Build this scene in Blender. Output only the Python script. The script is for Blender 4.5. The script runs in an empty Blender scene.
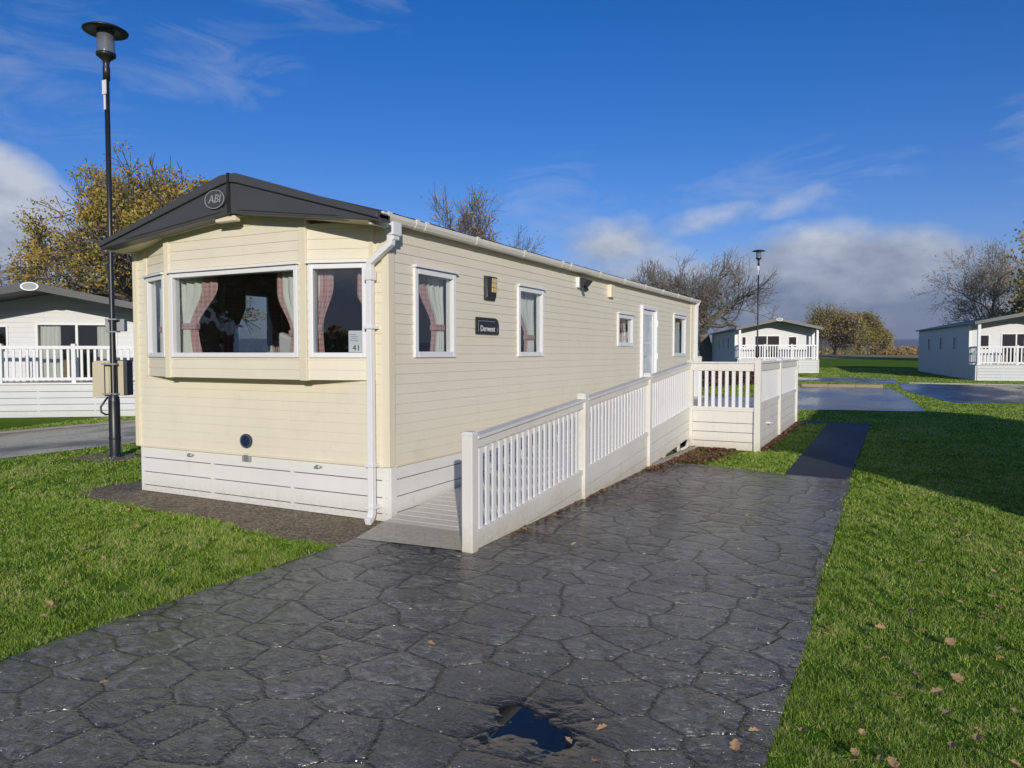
import bpy, bmesh, math, random
import numpy as np
from mathutils import Vector, Matrix

R = math.radians
S = bpy.context.scene
COL = S.collection

# ------------------------------------------------------------------ camera
cam_d = bpy.data.cameras.new("camera")
cam_d.sensor_width = 36.0
cam_d.lens = 729.0 / 1024.0 * 36.0
cam_d.clip_start = 0.05
cam_d.clip_end = 12000
cam = bpy.data.objects.new("camera", cam_d)
COL.objects.link(cam)
cam.location = (0, 0, 1.62)
cam.rotation_euler = (R(90 - 2.43), 0, R(27.23))
S.camera = cam

# ------------------------------------------------------------------ light
SUN_EL = 14.5
SUN_AZ = 146.5            # clockwise from +Y : sun stands behind the camera, to its right
SUN_DIR = Vector((math.sin(R(SUN_AZ)) * math.cos(R(SUN_EL)), math.cos(R(SUN_AZ)) * math.cos(R(SUN_EL)), math.sin(R(SUN_EL))))
sun_d = bpy.data.lights.new("sun", 'SUN')
sun_d.energy = 3.7
sun_d.angle = R(0.53)
sun_d.color = (1.0, 0.93, 0.82)
sun = bpy.data.objects.new("sun", sun_d)
COL.objects.link(sun)
sun.rotation_euler = (-SUN_DIR).to_track_quat('-Z', 'Y').to_euler()
sun.location = SUN_DIR * 60

world = bpy.data.worlds.new("World")
S.world = world
world.use_nodes = True
S.view_settings.view_transform = 'Standard'
S.view_settings.look = 'None'
S.view_settings.exposure = 0.0
S.view_settings.gamma = 1.0
S.view_settings.use_curve_mapping = False
S.cycles.use_denoising = True
S.cycles.max_bounces = 8
S.cycles.transparent_max_bounces = 12
S.cycles.caustics_reflective = False
S.cycles.caustics_refractive = False

def build_world():
    nt = world.node_tree
    N, L = nt.nodes, nt.links
    N.clear()
    out = N.new('ShaderNodeOutputWorld')
    bg = N.new('ShaderNodeBackground')
    sky = N.new('ShaderNodeTexSky')
    sky.sky_type = 'NISHITA'
    sky.sun_disc = False
    sky.sun_elevation = R(SUN_EL)
    sky.sun_rotation = R(SUN_AZ)
    sky.air_density = 1.0
    sky.dust_density = 0.3
    sky.ozone_density = 3.0
    hs = N.new('ShaderNodeHueSaturation')
    hs.inputs['Saturation'].default_value = 1.36
    hs.inputs['Value'].default_value = 1.0
    L.new(sky.outputs[0], hs.inputs['Color'])
    tc = N.new('ShaderNodeTexCoord')
    sep = N.new('ShaderNodeSeparateXYZ')
    L.new(tc.outputs['Generated'], sep.inputs[0])

    def M(op, a, b=None, c=None, clamp=False):
        n = N.new('ShaderNodeMath'); n.operation = op; n.use_clamp = clamp
        for i, v in enumerate((a, b, c)):
            if v is None: continue
            if isinstance(v, (int, float)): n.inputs[i].default_value = v
            else: L.new(v, n.inputs[i])
        return n.outputs[0]
    # azimuth (degrees, clockwise from the street's long axis) and elevation
    az = M('MULTIPLY', M('ARCTAN2', sep.outputs[0], sep.outputs[1]), 57.29578)
    el = M('MULTIPLY', M('ARCSINE', sep.outputs[2]), 57.29578)
    comb = N.new('ShaderNodeCombineXYZ')
    L.new(az, comb.inputs[0]); L.new(el, comb.inputs[1])

    def noise(sx, sy, scale, detail, rough, off=(0, 0, 0), dist=0.0):
        mp = N.new('ShaderNodeMapping')
        mp.inputs['Scale'].default_value = (sx, sy, 1)
        mp.inputs['Location'].default_value = off
        L.new(comb.outputs[0], mp.inputs[0])
        n = N.new('ShaderNodeTexNoise')
        n.inputs['Scale'].default_value = scale
        n.inputs['Detail'].default_value = detail
        n.inputs['Roughness'].default_value = rough
        n.inputs['Distortion'].default_value = dist
        L.new(mp.outputs[0], n.inputs['Vector'])
        return n.outputs['Fac']
    n1 = noise(0.06, 0.13, 1.0, 8, 0.58, (3.1, 1.7, 0), 0.3)
    n2 = noise(0.20, 0.34, 1.0, 6, 0.6, (7.3, 2.2, 4))
    nn = M('ADD', M('MULTIPLY', n1, 0.65), M('MULTIPLY', n2, 0.35))

    def blob(a0, e0, ra, re, tilt=0.0, amp=1.0):
        da = M('SUBTRACT', az, a0)
        de = M('SUBTRACT', M('SUBTRACT', el, e0), M('MULTIPLY', da, tilt))
        q = M('ADD', M('POWER', M('DIVIDE', M('ABSOLUTE', da), ra), 2.0), M('POWER', M('DIVIDE', M('ABSOLUTE', de), re), 2.0))
        return M('MULTIPLY', M('SUBTRACT', 1.0, q, clamp=True), amp)
    # azimuth = -27.2 + atan((px-512)/729)
    blobs = [blob(-3.5, 2.0, 15, 8.2, 0.0, 1.5), blob(7.5, 1.0, 12, 6.2, 0.0, 1.4), blob(-14, 2.0, 18, 7.0, 0.0, 1.0),
             blob(-9.5, 10.6, 11.0, 1.7, 0.17, .52), blob(-19.5, 8.2, 5.6, 3.0, 0.12, .62),
             blob(-66, 8.6, 10.5, 6.6, -0.1, 1.4), blob(-52, 4, 14, 6.0, 0.0, .85),
             blob(60, 5, 48, 9, 0, 1.1), blob(-120, 5, 50, 10, 0, 1.1), blob(140, 2, 70, 9, 0, 1.4), blob(-170, 2, 60, 9, 0, 1.4)]  # unseen cloud banks added to grey the orange horizon that windows mirror
    m = blobs[0]
    for b in blobs[1:]:
        m = M('MAXIMUM', m, b)
    dens = M('MULTIPLY', M('SUBTRACT', M('ADD', M('MULTIPLY', m, 0.62), M('MULTIPLY', M('SUBTRACT', nn, 0.5), 1.25)), 0.13), 3.2, clamp=True)
    inside = M('MULTIPLY', m, 6.0, clamp=True)
    dens = M('MULTIPLY', dens, inside)
    dens = M('MULTIPLY', dens, 0.93)
    # thin wind-drawn wisps
    wisps = [blob(-24, 12.6, 7.5, 2.6, 0.16, 1.0), blob(-50, 19.5, 10, 3.6, 0.12, 1.0), blob(-60, 18.0, 9, 6.0, 0.0, .95), blob(9.0, 13.6, 5.0, 4.2, 0.1, 1.15),
             blob(-41, 26.2, 12, 4.0, 0.0, .8), blob(12, 8.5, 8, 3.0, 0, .7), blob(-8, 11.5, 15, 3.6, 0.17, .95), blob(-20, 9.5, 8, 4, .1, .8)]
    wm = wisps[0]
    for b in wisps[1:]: wm = M('MAXIMUM', wm, b)
    n3 = noise(0.10, 0.34, 1.0, 9, 0.66, (1.3, 5.2, 2), 1.1)
    wd = M('MULTIPLY', M('MULTIPLY', M('SUBTRACT', M('ADD', n3, M('MULTIPLY', wm, .22)), 0.60), 4.2, clamp=True), M('MULTIPLY', wm, 2.2, clamp=True))
    dens = M('MAXIMUM', dens, M('MULTIPLY', wd, 0.18))
    # lit tops and grey undersides painted into the colour by elevation and noise
    bright = M('ADD', M('MULTIPLY', M('SUBTRACT', el, 2.6), 0.12), M('MULTIPLY', M('SUBTRACT', n2, 0.5), 2.0), clamp=True)
    cr = N.new('ShaderNodeMix'); cr.data_type = 'RGBA'
    cr.inputs['A'].default_value = (1.25, 1.55, 2.3, 1)
    cr.inputs['B'].default_value = (3.9, 4.15, 4.65, 1)
    L.new(bright, cr.inputs['Factor'])
    mx = N.new('ShaderNodeMix'); mx.data_type = 'RGBA'
    L.new(dens, mx.inputs['Factor'])
    tint = N.new('ShaderNodeMix'); tint.data_type = 'RGBA'; tint.blend_type = 'MULTIPLY'
    tint.inputs['Factor'].default_value = 1.0
    tint.inputs['B'].default_value = (0.66, 0.55, 0.80, 1)
    L.new(hs.outputs[0], tint.inputs['A'])
    L.new(tint.outputs['Result'], mx.inputs['A'])
    L.new(cr.outputs['Result'], mx.inputs['B'])
    L.new(mx.outputs['Result'], bg.inputs['Color'])
    bg.inputs['Strength'].default_value = 0.15
    L.new(bg.outputs[0], out.inputs['Surface'])
build_world()

# ------------------------------------------------------------------ helpers
def ter(x, y):
    """ground height: flat round the pitch, rising very gently away from it"""
    d = -x * 0.4575 + y * 0.8892
    return max(0.0, min(1.25, 0.0125 * (d - 18.0)))

def at(px, d):
    a = (px - 512) / 729 * d
    return (-math.sin(R(27.23)) * d + math.cos(R(27.23)) * a, math.cos(R(27.23)) * d + math.sin(R(27.23)) * a)

def tag(o, label=None, cat=None, group=None, kind=None):
    if label: o['label'] = label
    if cat: o['category'] = cat
    if group: o['group'] = group
    if kind: o['kind'] = kind
    return o

def empty(name, loc, rz=0.0):
    o = bpy.data.objects.new(name, None)
    o.empty_display_size = 0.2
    o.location = loc
    o.rotation_euler = (0, 0, rz)
    COL.objects.link(o)
    return o

class Fr:
    """a wall frame: u runs along the wall, n points outward, z is up"""
    def __init__(s, o, u, n=None):
        l = math.hypot(*u)
        s.o = o; s.u = (u[0] / l, u[1] / l)
        s.n = n if n else (s.u[1], -s.u[0])
    def p(s, u, n, z):
        return (s.o[0] + s.u[0] * u + s.n[0] * n, s.o[1] + s.u[1] * u + s.n[1] * n, z)

class MB:
    def __init__(s):
        s.v = []; s.f = []; s.m = []
    def add(s, vs, fs, mi=0):
        b = len(s.v)
        s.v += [tuple(v) for v in vs]
        s.f += [tuple(b + i for i in f) for f in fs]
        s.m += [mi] * len(fs)
        return s
    def hexa(s, c, mi=0):
        return s.add(c, [(0, 3, 2, 1), (4, 5, 6, 7), (0, 1, 5, 4), (1, 2, 6, 5), (2, 3, 7, 6), (3, 0, 4, 7)], mi)
    def box(s, x0, x1, y0, y1, z0, z1, mi=0):
        return s.hexa([(x0, y0, z0), (x1, y0, z0), (x1, y1, z0), (x0, y1, z0), (x0, y0, z1), (x1, y0, z1), (x1, y1, z1), (x0, y1, z1)], mi)
    def fbox(s, fr, u0, u1, n0, n1, z0, z1, mi=0):
        return s.hexa([fr.p(u0, n0, z0), fr.p(u1, n0, z0), fr.p(u1, n1, z0), fr.p(u0, n1, z0),
                       fr.p(u0, n0, z1), fr.p(u1, n0, z1), fr.p(u1, n1, z1), fr.p(u0, n1, z1)], mi)
    def prism(s, pts, fr, n0, n1, mi=0):
        """polygon pts in (u,z) extruded from n0 to n1"""
        k = len(pts)
        vs = [fr.p(u, n0, z) for u, z in pts] + [fr.p(u, n1, z) for u, z in pts]
        fs = [tuple(range(k)), tuple(range(2 * k - 1, k - 1, -1))] + [(i, (i + 1) % k, k + (i + 1) % k, k + i) for i in range(k)]
        return s.add(vs, fs, mi)
    def tube(s, pts, rad, sides=8, mi=0, cap=True, square=False):
        pts = [Vector(p) for p in pts]
        n = len(pts)
        if not hasattr(rad, '__len__'): rad = [rad] * n
        b = len(s.v)
        ref = None
        for i, p in enumerate(pts):
            if i == 0: t = pts[1] - pts[0]
            elif i == n - 1: t = pts[-1] - pts[-2]
            else: t = (pts[i + 1] - pts[i]).normalized() + (pts[i] - pts[i - 1]).normalized()
            if t.length < 1e-9: t = Vector((0, 0, 1))
            t.normalize()
            if ref is None:
                ref = Vector((0, 0, 1)) if abs(t.z) < .9 else Vector((1, 0, 0))
            a = t.cross(ref)
            if a.length < 1e-6:
                ref = Vector((0, 1, 0)); a = t.cross(ref)
            a.normalize(); c = a.cross(t)
            ref = c
            for j in range(sides):
                an = 2 * math.pi * (j + (.5 if square else 0)) / sides
                k = rad[i] * (1.41421 if square else 1)
                s.v.append(tuple(p + (a * math.cos(an) + c * math.sin(an)) * k))
        for i in range(n - 1):
            for j in range(sides):
                j2 = (j + 1) % sides
                s.f.append((b + i * sides + j, b + i * sides + j2, b + (i + 1) * sides + j2, b + (i + 1) * sides + j)); s.m.append(mi)
        if cap:
            s.f.append(tuple(b + j for j in range(sides - 1, -1, -1))); s.m.append(mi)
            s.f.append(tuple(b + (n - 1) * sides + j for j in range(sides))); s.m.append(mi)
        return s
    def lathe(s, prof, c, sides=24, mi=0):
        b = len(s.v)
        for r, z in prof:
            for j in range(sides):
                a = 2 * math.pi * j / sides
                s.v.append((c[0] + r * math.cos(a), c[1] + r * math.sin(a), c[2] + z))
        for i in range(len(prof) - 1):
            for j in range(sides):
                j2 = (j + 1) % sides
                s.f.append((b + i * sides + j, b + i * sides + j2, b + (i + 1) * sides + j2, b + (i + 1) * sides + j)); s.m.append(mi)
        return s
    def build(s, name, mats, parent=None, bevel=0.0, smooth=False, world=True):
        me = bpy.data.meshes.new(name)
        off = Vector((0, 0, 0))
        if parent is not None and world:
            q = parent
            while q is not None:
                off += q.location; q = q.parent
        me.from_pydata([(x - off.x, y - off.y, z - off.z) for x, y, z in s.v], [], s.f)
        if not isinstance(mats, (list, tuple)): mats = [mats]
        for m in mats: me.materials.append(m)
        if len(mats) > 1: me.polygons.foreach_set('material_index', s.m)
        if len(s.f) < 30000:
            bm = bmesh.new(); bm.from_mesh(me)
            bmesh.ops.recalc_face_normals(bm, faces=bm.faces)
            bm.to_mesh(me); bm.free()
        if smooth: me.polygons.foreach_set('use_smooth', [True] * len(me.polygons))
        me.update()
        o = bpy.data.objects.new(name, me)
        COL.objects.link(o)
        if parent is not None: o.parent = parent
        if bevel:
            md = o.modifiers.new('bevel', 'BEVEL'); md.width = bevel; md.segments = 2; md.limit_method = 'ANGLE'
        return o

def np_mesh(name, V, F, mats, parent=None, mi=None, smooth=False):
    """fast mesh from numpy arrays; F is (n,3) or (n,4)"""
    me = bpy.data.meshes.new(name)
    nv, nf, k = len(V), len(F), F.shape[1]
    me.vertices.add(nv); me.vertices.foreach_set('co', np.asarray(V, dtype=np.float32).ravel())
    me.loops.add(nf * k); me.loops.foreach_set('vertex_index', np.asarray(F, dtype=np.int32).ravel())
    me.polygons.add(nf)
    me.polygons.foreach_set('loop_start', np.arange(0, nf * k, k, dtype=np.int32))
    for m in (mats if isinstance(mats, (list, tuple)) else [mats]): me.materials.append(m)
    if mi is not None: me.polygons.foreach_set('material_index', np.asarray(mi, dtype=np.int32))
    if smooth: me.polygons.foreach_set('use_smooth', np.ones(nf, dtype=bool))
    me.update(calc_edges=True); me.validate()
    o = bpy.data.objects.new(name, me)
    COL.objects.link(o)
    if parent is not None: o.parent = parent
    return o

def copy_part(o, parent, loc):
    c = o.copy(); COL.objects.link(c); c.parent = parent; c.location = loc
    return c

# ------------------------------------------------------------------ materials
MATS = {}
class NT:
    def __init__(s, name):
        s.mat = bpy.data.materials.new(name); s.mat.use_nodes = True
        s.t = s.mat.node_tree; s.N = s.t.nodes; s.L = s.t.links
        s.b = s.N['Principled BSDF']
        tc = s.N.new('ShaderNodeTexCoord'); s.obj = tc.outputs['Object']
        g = s.N.new('ShaderNodeNewGeometry'); s.pos = g.outputs['Position']; s.island = g.outputs['Random Per Island']
    def set(s, **k):
        for a, v in k.items(): s.b.inputs[a.replace('_', ' ')].default_value = v
    def link(s, out, inp): s.L.new(out, s.b.inputs[inp])
    def map(s, vec, scale=(1, 1, 1), loc=(0, 0, 0), rot=(0, 0, 0)):
        m = s.N.new('ShaderNodeMapping'); m.inputs['Scale'].default_value = scale
        m.inputs['Location'].default_value = loc; m.inputs['Rotation'].default_value = rot
        s.L.new(vec, m.inputs[0]); return m.outputs[0]
    def noise(s, vec, scale, detail=4, rough=.55, dist=0, col=False):
        n = s.N.new('ShaderNodeTexNoise'); n.inputs['Scale'].default_value = scale; n.inputs['Detail'].default_value = detail
        n.inputs['Roughness'].default_value = rough; n.inputs['Distortion'].default_value = dist
        s.L.new(vec, n.inputs['Vector']); return n.outputs['Color' if col else 'Fac']
    def vor(s, vec, scale, feature='F1', rand=1.0, out='Distance', dim='3D'):
        n = s.N.new('ShaderNodeTexVoronoi'); n.feature = feature; n.voronoi_dimensions = dim; n.inputs['Scale'].default_value = scale
        n.inputs['Randomness'].default_value = rand; s.L.new(vec, n.inputs['Vector']); return n.outputs[out]
    def M(s, op, a, b=None, clamp=False):
        n = s.N.new('ShaderNodeMath'); n.operation = op; n.use_clamp = clamp
        for i, v in enumerate((a, b)):
            if v is None: continue
            if isinstance(v, (int, float)): n.inputs[i].default_value = v
            else: s.L.new(v, n.inputs[i])
        return n.outputs[0]
    def ramp(s, fac, stops, interp='LINEAR'):
        r = s.N.new('ShaderNodeValToRGB'); r.color_ramp.interpolation = interp
        e = r.color_ramp.elements
        while len(e) < len(stops): e.new(.5)
        for i, (p, c) in enumerate(stops):
            e[i].position = p
            e[i].color = (c, c, c, 1) if isinstance(c, (int, float)) else (*c, 1)
        s.L.new(fac, r.inputs[0]); return r.outputs['Color']
    def rng(s, v, a, b, c, d):
        n = s.N.new('ShaderNodeMapRange'); s.L.new(v, n.inputs[0])
        for i, k in enumerate((a, b, c, d)): n.inputs[i + 1].default_value = k
        return n.outputs[0]
    def mix(s, fac, a, b, mode='MIX'):
        n = s.N.new('ShaderNodeMix'); n.data_type = 'RGBA'; n.blend_type = mode
        for k, v in (('Factor', fac), ('A', a), ('B', b)):
            if isinstance(v, (int, float)): n.inputs[k].default_value = v if k == 'Factor' else (v, v, v, 1)
            elif isinstance(v, tuple): n.inputs[k].default_value = (*v, 1)
            else: s.L.new(v, n.inputs[k])
        return n.outputs['Result']
    def bump(s, h, strength=.3, dist=.01, nrm=None):
        n = s.N.new('ShaderNodeBump'); n.inputs['Strength'].default_value = strength; n.inputs['Distance'].default_value = dist
        s.L.new(h, n.inputs['Height'])
        if nrm is not None: s.L.new(nrm, n.inputs['Normal'])
        return n.outputs[0]

def painted(name, col, rough=.45, var=.05, dirt=.12, dirtcol=(.30, .27, .18), bump=.05, vert=True):
    """painted sheet or board: faint patchiness, weathering streaks, slight unevenness"""
    t = NT(name)
    n = t.noise(t.map(t.pos, (1, 1, .5)), 1.3, 5)
    base = t.mix(t.rng(n, .3, .7, 0, 1), tuple(c * (1 - var) for c in col), tuple(min(1, c * (1 + var)) for c in col))
    st = t.noise(t.map(t.pos, (9, 9, .7) if vert else (5, 5, 5)), 1.0, 6, .65)
    sp = t.noise(t.pos, 22, 5, .7)
    d = t.M('MULTIPLY', t.rng(st, .52, .78, 0, 1), t.rng(sp, .35, .7, .2, 1))
    base = t.mix(t.M('MULTIPLY', d, dirt, clamp=True), base, dirtcol)
    sz = t.N.new('ShaderNodeSeparateXYZ'); t.L.new(t.pos, sz.inputs[0])
    low = t.M('MULTIPLY', t.rng(t.M('ADD', sz.outputs[2], t.M('MULTIPLY', t.M('SUBTRACT', st, .5), .25)), .02, .24, 1, 0), t.rng(sp, .3, .65, .25, 1))
    base = t.mix(t.M('MULTIPLY', low, min(.6, dirt * 3), clamp=True), base, dirtcol)
    pt = t.noise(t.map(t.pos, (1, 1, 1), (5, 3, 1)), 2.6, 7, .7)
    base = t.mix(t.M('MULTIPLY', t.rng(pt, .56, .74, 0, 1), dirt * 1.1, clamp=True), base, dirtcol)
    t.link(base, 'Base Color')
    t.link(t.rng(sp, .3, .7, rough - .06, rough + .1), 'Roughness')
    t.link(t.bump(t.noise(t.pos, 2.6, 3), bump * 2, .03), 'Normal')
    return t.mat

def plain(name, col, rough=.5, metal=0.0, var=.08, scale=8, bump=0.0, spec=.5):
    t = NT(name)
    n = t.noise(t.pos, scale, 4)
    t.link(t.mix(n, tuple(c * (1 - var) for c in col), tuple(min(1, c * (1 + var)) for c in col)), 'Base Color')
    t.set(Roughness=rough, Metallic=metal)
    t.b.inputs['Specular IOR Level'].default_value = spec
    if bump: t.link(t.bump(t.noise(t.pos, scale * 6, 4), bump, .005), 'Normal')
    return t.mat

M_ = MATS
M_['cream'] = painted('cream_cladding', (.745, .690, .540), .42, .03, .12)
M_['cream_trim'] = painted('cream_trim', (.745, .680, .51), .4, .03, .12)
M_['white'] = painted('white_board', (.74, .735, .70), .45, .03, .14, (.36, .34, .24))
M_['upvc'] = plain('white_plastic', (.76, .765, .765), .28, 0, .02)
M_['gutter'] = painted('gutter_plastic', (.74, .71, .62), .35, .04, .2, (.4, .36, .25))
M_['deck_white'] = painted('decking_plastic', (.73, .71, .65), .45, .04, .34, (.42, .36, .20))
M_['lodge_white'] = painted('lodge_cladding', (.60, .62, .62), .5, .03, .12)
M_['charcoal'] = plain('charcoal_fascia', (.062, .063, .066), .42, 0, .12, 5, .08)
M_['black'] = plain('black_metal', (.018, .019, .021), .38, 0, .2, 10)
M_['blackgloss'] = plain('black_gloss', (.012, .012, .013), .15)
M_['grey'] = plain('grey_plastic', (.30, .31, .32), .5)
M_['lettering'] = plain('silver_lettering', (.42, .44, .46), .35, .6)
M_['whitetext'] = plain('white_lettering', (.8, .8, .8), .5)
M_['blacktext'] = plain('black_lettering', (.02, .02, .02), .5)
M_['navy'] = plain('navy_badge', (.015, .025, .07), .3)
M_['slit'] = plain('gap_shade', (.03, .028, .025), .9)
M_['interior'] = plain('interior_wall', (.58, .50, .41), .8, 0, .1, 2)
M_['int_dark'] = plain('interior_wood', (.26, .17, .11), .5, 0, .2, 4)
M_['sofa'] = plain('sofa_fabric', (.42, .36, .30), .9, 0, .1, 30, .3)
M_['curtain'] = plain('cream_curtain', (.74, .73, .67), .9, 0, .06, 12, .2)
M_['tan_box'] = painted('tan_cabinet', (.52, .47, .33), .45, .06, .2)
M_['dark_box'] = plain('dark_cabinet', (.035, .040, .042), .45)
M_['concrete'] = plain('concrete_edge', (.42, .38, .31), .9, 0, .25, 9, .4)
M_['timber'] = plain('timber_edge', (.33, .26, .17), .9, 0, .25, 9, .4)
M_['card'] = plain('white_card', (.90, .91, .92), .6, 0, .01)
M_['print'] = plain('pale_print', (.45, .50, .62), .6, 0, .3, 60)
M_['aluminium'] = plain('brushed_aluminium', (.5, .5, .5), .4, .9)

def tartan():
    t = NT('pink_tartan')
    w1 = t.N.new('ShaderNodeTexWave'); w1.bands_direction = 'Z'; w1.inputs['Scale'].default_value = 6
    t.L.new(t.pos, w1.inputs[0])
    w2 = t.N.new('ShaderNodeTexWave'); w2.bands_direction = 'DIAGONAL'; w2.inputs['Scale'].default_value = 9
    t.L.new(t.map(t.pos, (1, 1, 0)), w2.inputs[0])
    a = t.mix(t.rng(w1.outputs['Fac'], .6, .8, 0, .6), (.55, .33, .31), (.38, .19, .19))
    t.link(t.mix(t.rng(w2.outputs['Fac'], .6, .9, 0, .35), a, (.66, .55, .50)), 'Base Color')
    t.set(Roughness=.9)
    return t.mat
M_['tartan'] = tartan()

def glass():
    t = NT('window_glass')
    t.N.remove(t.b)
    out = t.N['Material Output']
    tr = t.N.new('ShaderNodeBsdfTransparent'); tr.inputs[0].default_value = (.88, .90, .90, 1)
    gl = t.N.new('ShaderNodeBsdfGlossy'); gl.inputs['Roughness'].default_value = .0; gl.inputs[0].default_value = (.95, .97, 1, 1)
    gm = t.N.new('ShaderNodeNewGeometry'); dt = t.N.new('ShaderNodeVectorMath'); dt.operation = 'DOT_PRODUCT'
    t.L.new(gm.outputs['Normal'], dt.inputs[0]); t.L.new(gm.outputs['Incoming'], dt.inputs[1])
    c1 = t.M('SUBTRACT', 1.0, t.M('ABSOLUTE', dt.outputs['Value']), clamp=True)
    f = t.M('ADD', t.M('MULTIPLY', t.M('POWER', c1, 5.0), .9), .075, clamp=True)
    bp = t.N.new('ShaderNodeBump'); bp.inputs['Strength'].default_value = .03; bp.inputs['Distance'].default_value = .02
    t.L.new(t.noise(t.pos, 1.4, 2), bp.inputs['Height'])
    t.L.new(bp.outputs[0], gl.inputs['Normal'])
    mx = t.N.new('ShaderNodeMixShader')
    t.L.new(f, mx.inputs[0]); t.L.new(tr.outputs[0], mx.inputs[1]); t.L.new(gl.outputs[0], mx.inputs[2])
    t.L.new(mx.outputs[0], out.inputs[0])
    return t.mat
M_['glass'] = glass()

def lampglass():
    t = NT('lamp_glass')
    t.set(Roughness=.15); t.b.inputs['Base Color'].default_value = (.22, .24, .25, 1)
    t.b.inputs['Alpha'].default_value = .40
    return t.mat
M_['lampglass'] = lampglass()
M_['amber'] = plain('amber_glass', (.62, .46, .20), .25)
M_['net'] = plain('obscure_glass', (.52, .56, .58), .18, 0, .45, 7)

def stamped():
    """wet pattern-imprinted concrete: irregular stones, worn faces, puddles"""
    t = NT('stamped_concrete')
    warp = t.noise(t.pos, 1.6, 2, .5, 0, True)
    warp2 = t.noise(t.pos, 14, 3, .6, 0, True)
    def madd(a, k, b):
        n = t.N.new('ShaderNodeVectorMath'); n.operation = 'MULTIPLY_ADD'
        t.L.new(a, n.inputs[0]); n.inputs[1].default_value = k; t.L.new(b, n.inputs[2]); return n.outputs[0]
    p = madd(warp, (.12, .12, 0), t.pos)
    p = madd(warp2, (.028, .028, 0), p)
    p = t.map(p, (.84, 1.0, 0), (.3, .1, 0), (0, 0, R(0)))
    edge = t.vor(p, 3.3, 'DISTANCE_TO_EDGE', .78, dim='2D')
    cell = t.vor(p, 3.3, 'F1', .78, 'Color', dim='2D')
    sc = t.N.new('ShaderNodeSeparateColor'); t.L.new(cell, sc.inputs[0])
    joint = t.rng(edge, .014, .046, 0, 1)
    rim = t.rng(edge, .02, .17, 0, 1)
    # slate-like relief: each stone has its own run of ridges
    fv = madd(cell, (7, 7, 7), t.pos)
    face = t.noise(t.map(fv, (1, 1.6, 1)), 8.5, 4, .55, 1.6)
    ridge = t.M('ABSOLUTE', t.M('SUBTRACT', t.noise(t.map(fv, (1, 1.4, 1)), 9, 3, .5, 1.6), .5))
    ridge = t.rng(ridge, 0, .10, 0, 1)
    fine = t.noise(t.pos, 75, 5, .75)
    big = t.noise(t.pos, .6, 4, .6)
    dn = t.noise(t.map(t.pos, (1, 1, 0), (4.0, 1.3, 0)), .55, 4, .55, .5)
    wv = t.N.new('ShaderNodeVectorMath'); wv.operation = 'DISTANCE'
    t.L.new(t.map(t.pos, (1, .8, 0)), wv.inputs[0]); wv.inputs[1].default_value = (-1.33, 2.20, 0)
    dip = t.rng(t.M('ADD', wv.outputs['Value'], t.M('MULTIPLY', t.noise(t.pos, 4.0, 3, .5), .6)), .42, .60, 1, 0)
    damp = t.rng(t.M('ADD', wv.outputs['Value'], t.M('MULTIPLY', t.noise(t.pos, 4.5, 6, .65), .75)), .60, 1.1, 1, 0)
    hollow = t.M('MULTIPLY', t.rng(face, .36, .50, 1, 0), t.rng(dn, .48, .64, 1, .45))
    wet = t.M('MAXIMUM', hollow, t.rng(t.M('ADD', dn, t.M('MULTIPLY', t.M('SUBTRACT', face, .5), 1.1)), .40, .56, .9, 0.0))
    wet = t.M('MAXIMUM', wet, damp)
    col = t.mix(t.rng(face, .32, .68, 0, 1), (.030, .030, .031), (.27, .26, .235))
    col = t.mix(t.rng(big, .35, .7, 0, .65), col, (.30, .285, .215))
    col = t.mix(t.rng(sc.outputs[0], 0, 1, 0, .55), col, (.065, .066, .070))
    col = t.mix(t.M('MULTIPLY', t.rng(ridge, .0, .35, 1, 0), .5), col, (.36, .35, .32))
    col = t.mix(t.M('MULTIPLY', t.rng(fine, .58, .72, 0, 1), .40), col, (.24, .235, .21))
    col = t.mix(t.M('MULTIPLY', t.rng(fine, .28, .42, 1, 0), .5), col, (.03, .03, .03))
    col = t.mix(joint, (.008, .008, .008), col)
    col = t.mix(t.M('MULTIPLY', wet, .68), col, (.020, .021, .023))
    col = t.mix(t.M('MULTIPLY', dip, .9), col, (.012, .013, .015))
    t.link(col, 'Base Color')
    r = t.M('ADD', t.rng(wet, 0, 1, .22, .08), t.M('MULTIPLY', t.M('SUBTRACT', fine, .5), .25))
    r = t.M('MULTIPLY', r, t.M('SUBTRACT', 1.0, dip), clamp=True)
    t.link(t.M('MAXIMUM', r, .02), 'Roughness')
    h = t.M('ADD', t.M('MULTIPLY', joint, .6), t.M('MULTIPLY', face, 2.0))
    h = t.M('ADD', h, t.M('MULTIPLY', rim, .75))
    h = t.M('ADD', h, t.M('MULTIPLY', ridge, -.32))
    h = t.M('ADD', h, t.M('MULTIPLY', fine, .10))
    h = t.M('MULTIPLY', h, t.M('SUBTRACT', 1.0, dip))
    t.link(t.bump(h, 1.0, .027), 'Normal')
    t.link(t.rng(dip, 0, 1, .75, .30), 'Specular IOR Level')
    return t.mat
M_['stamped'] = stamped()

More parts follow.
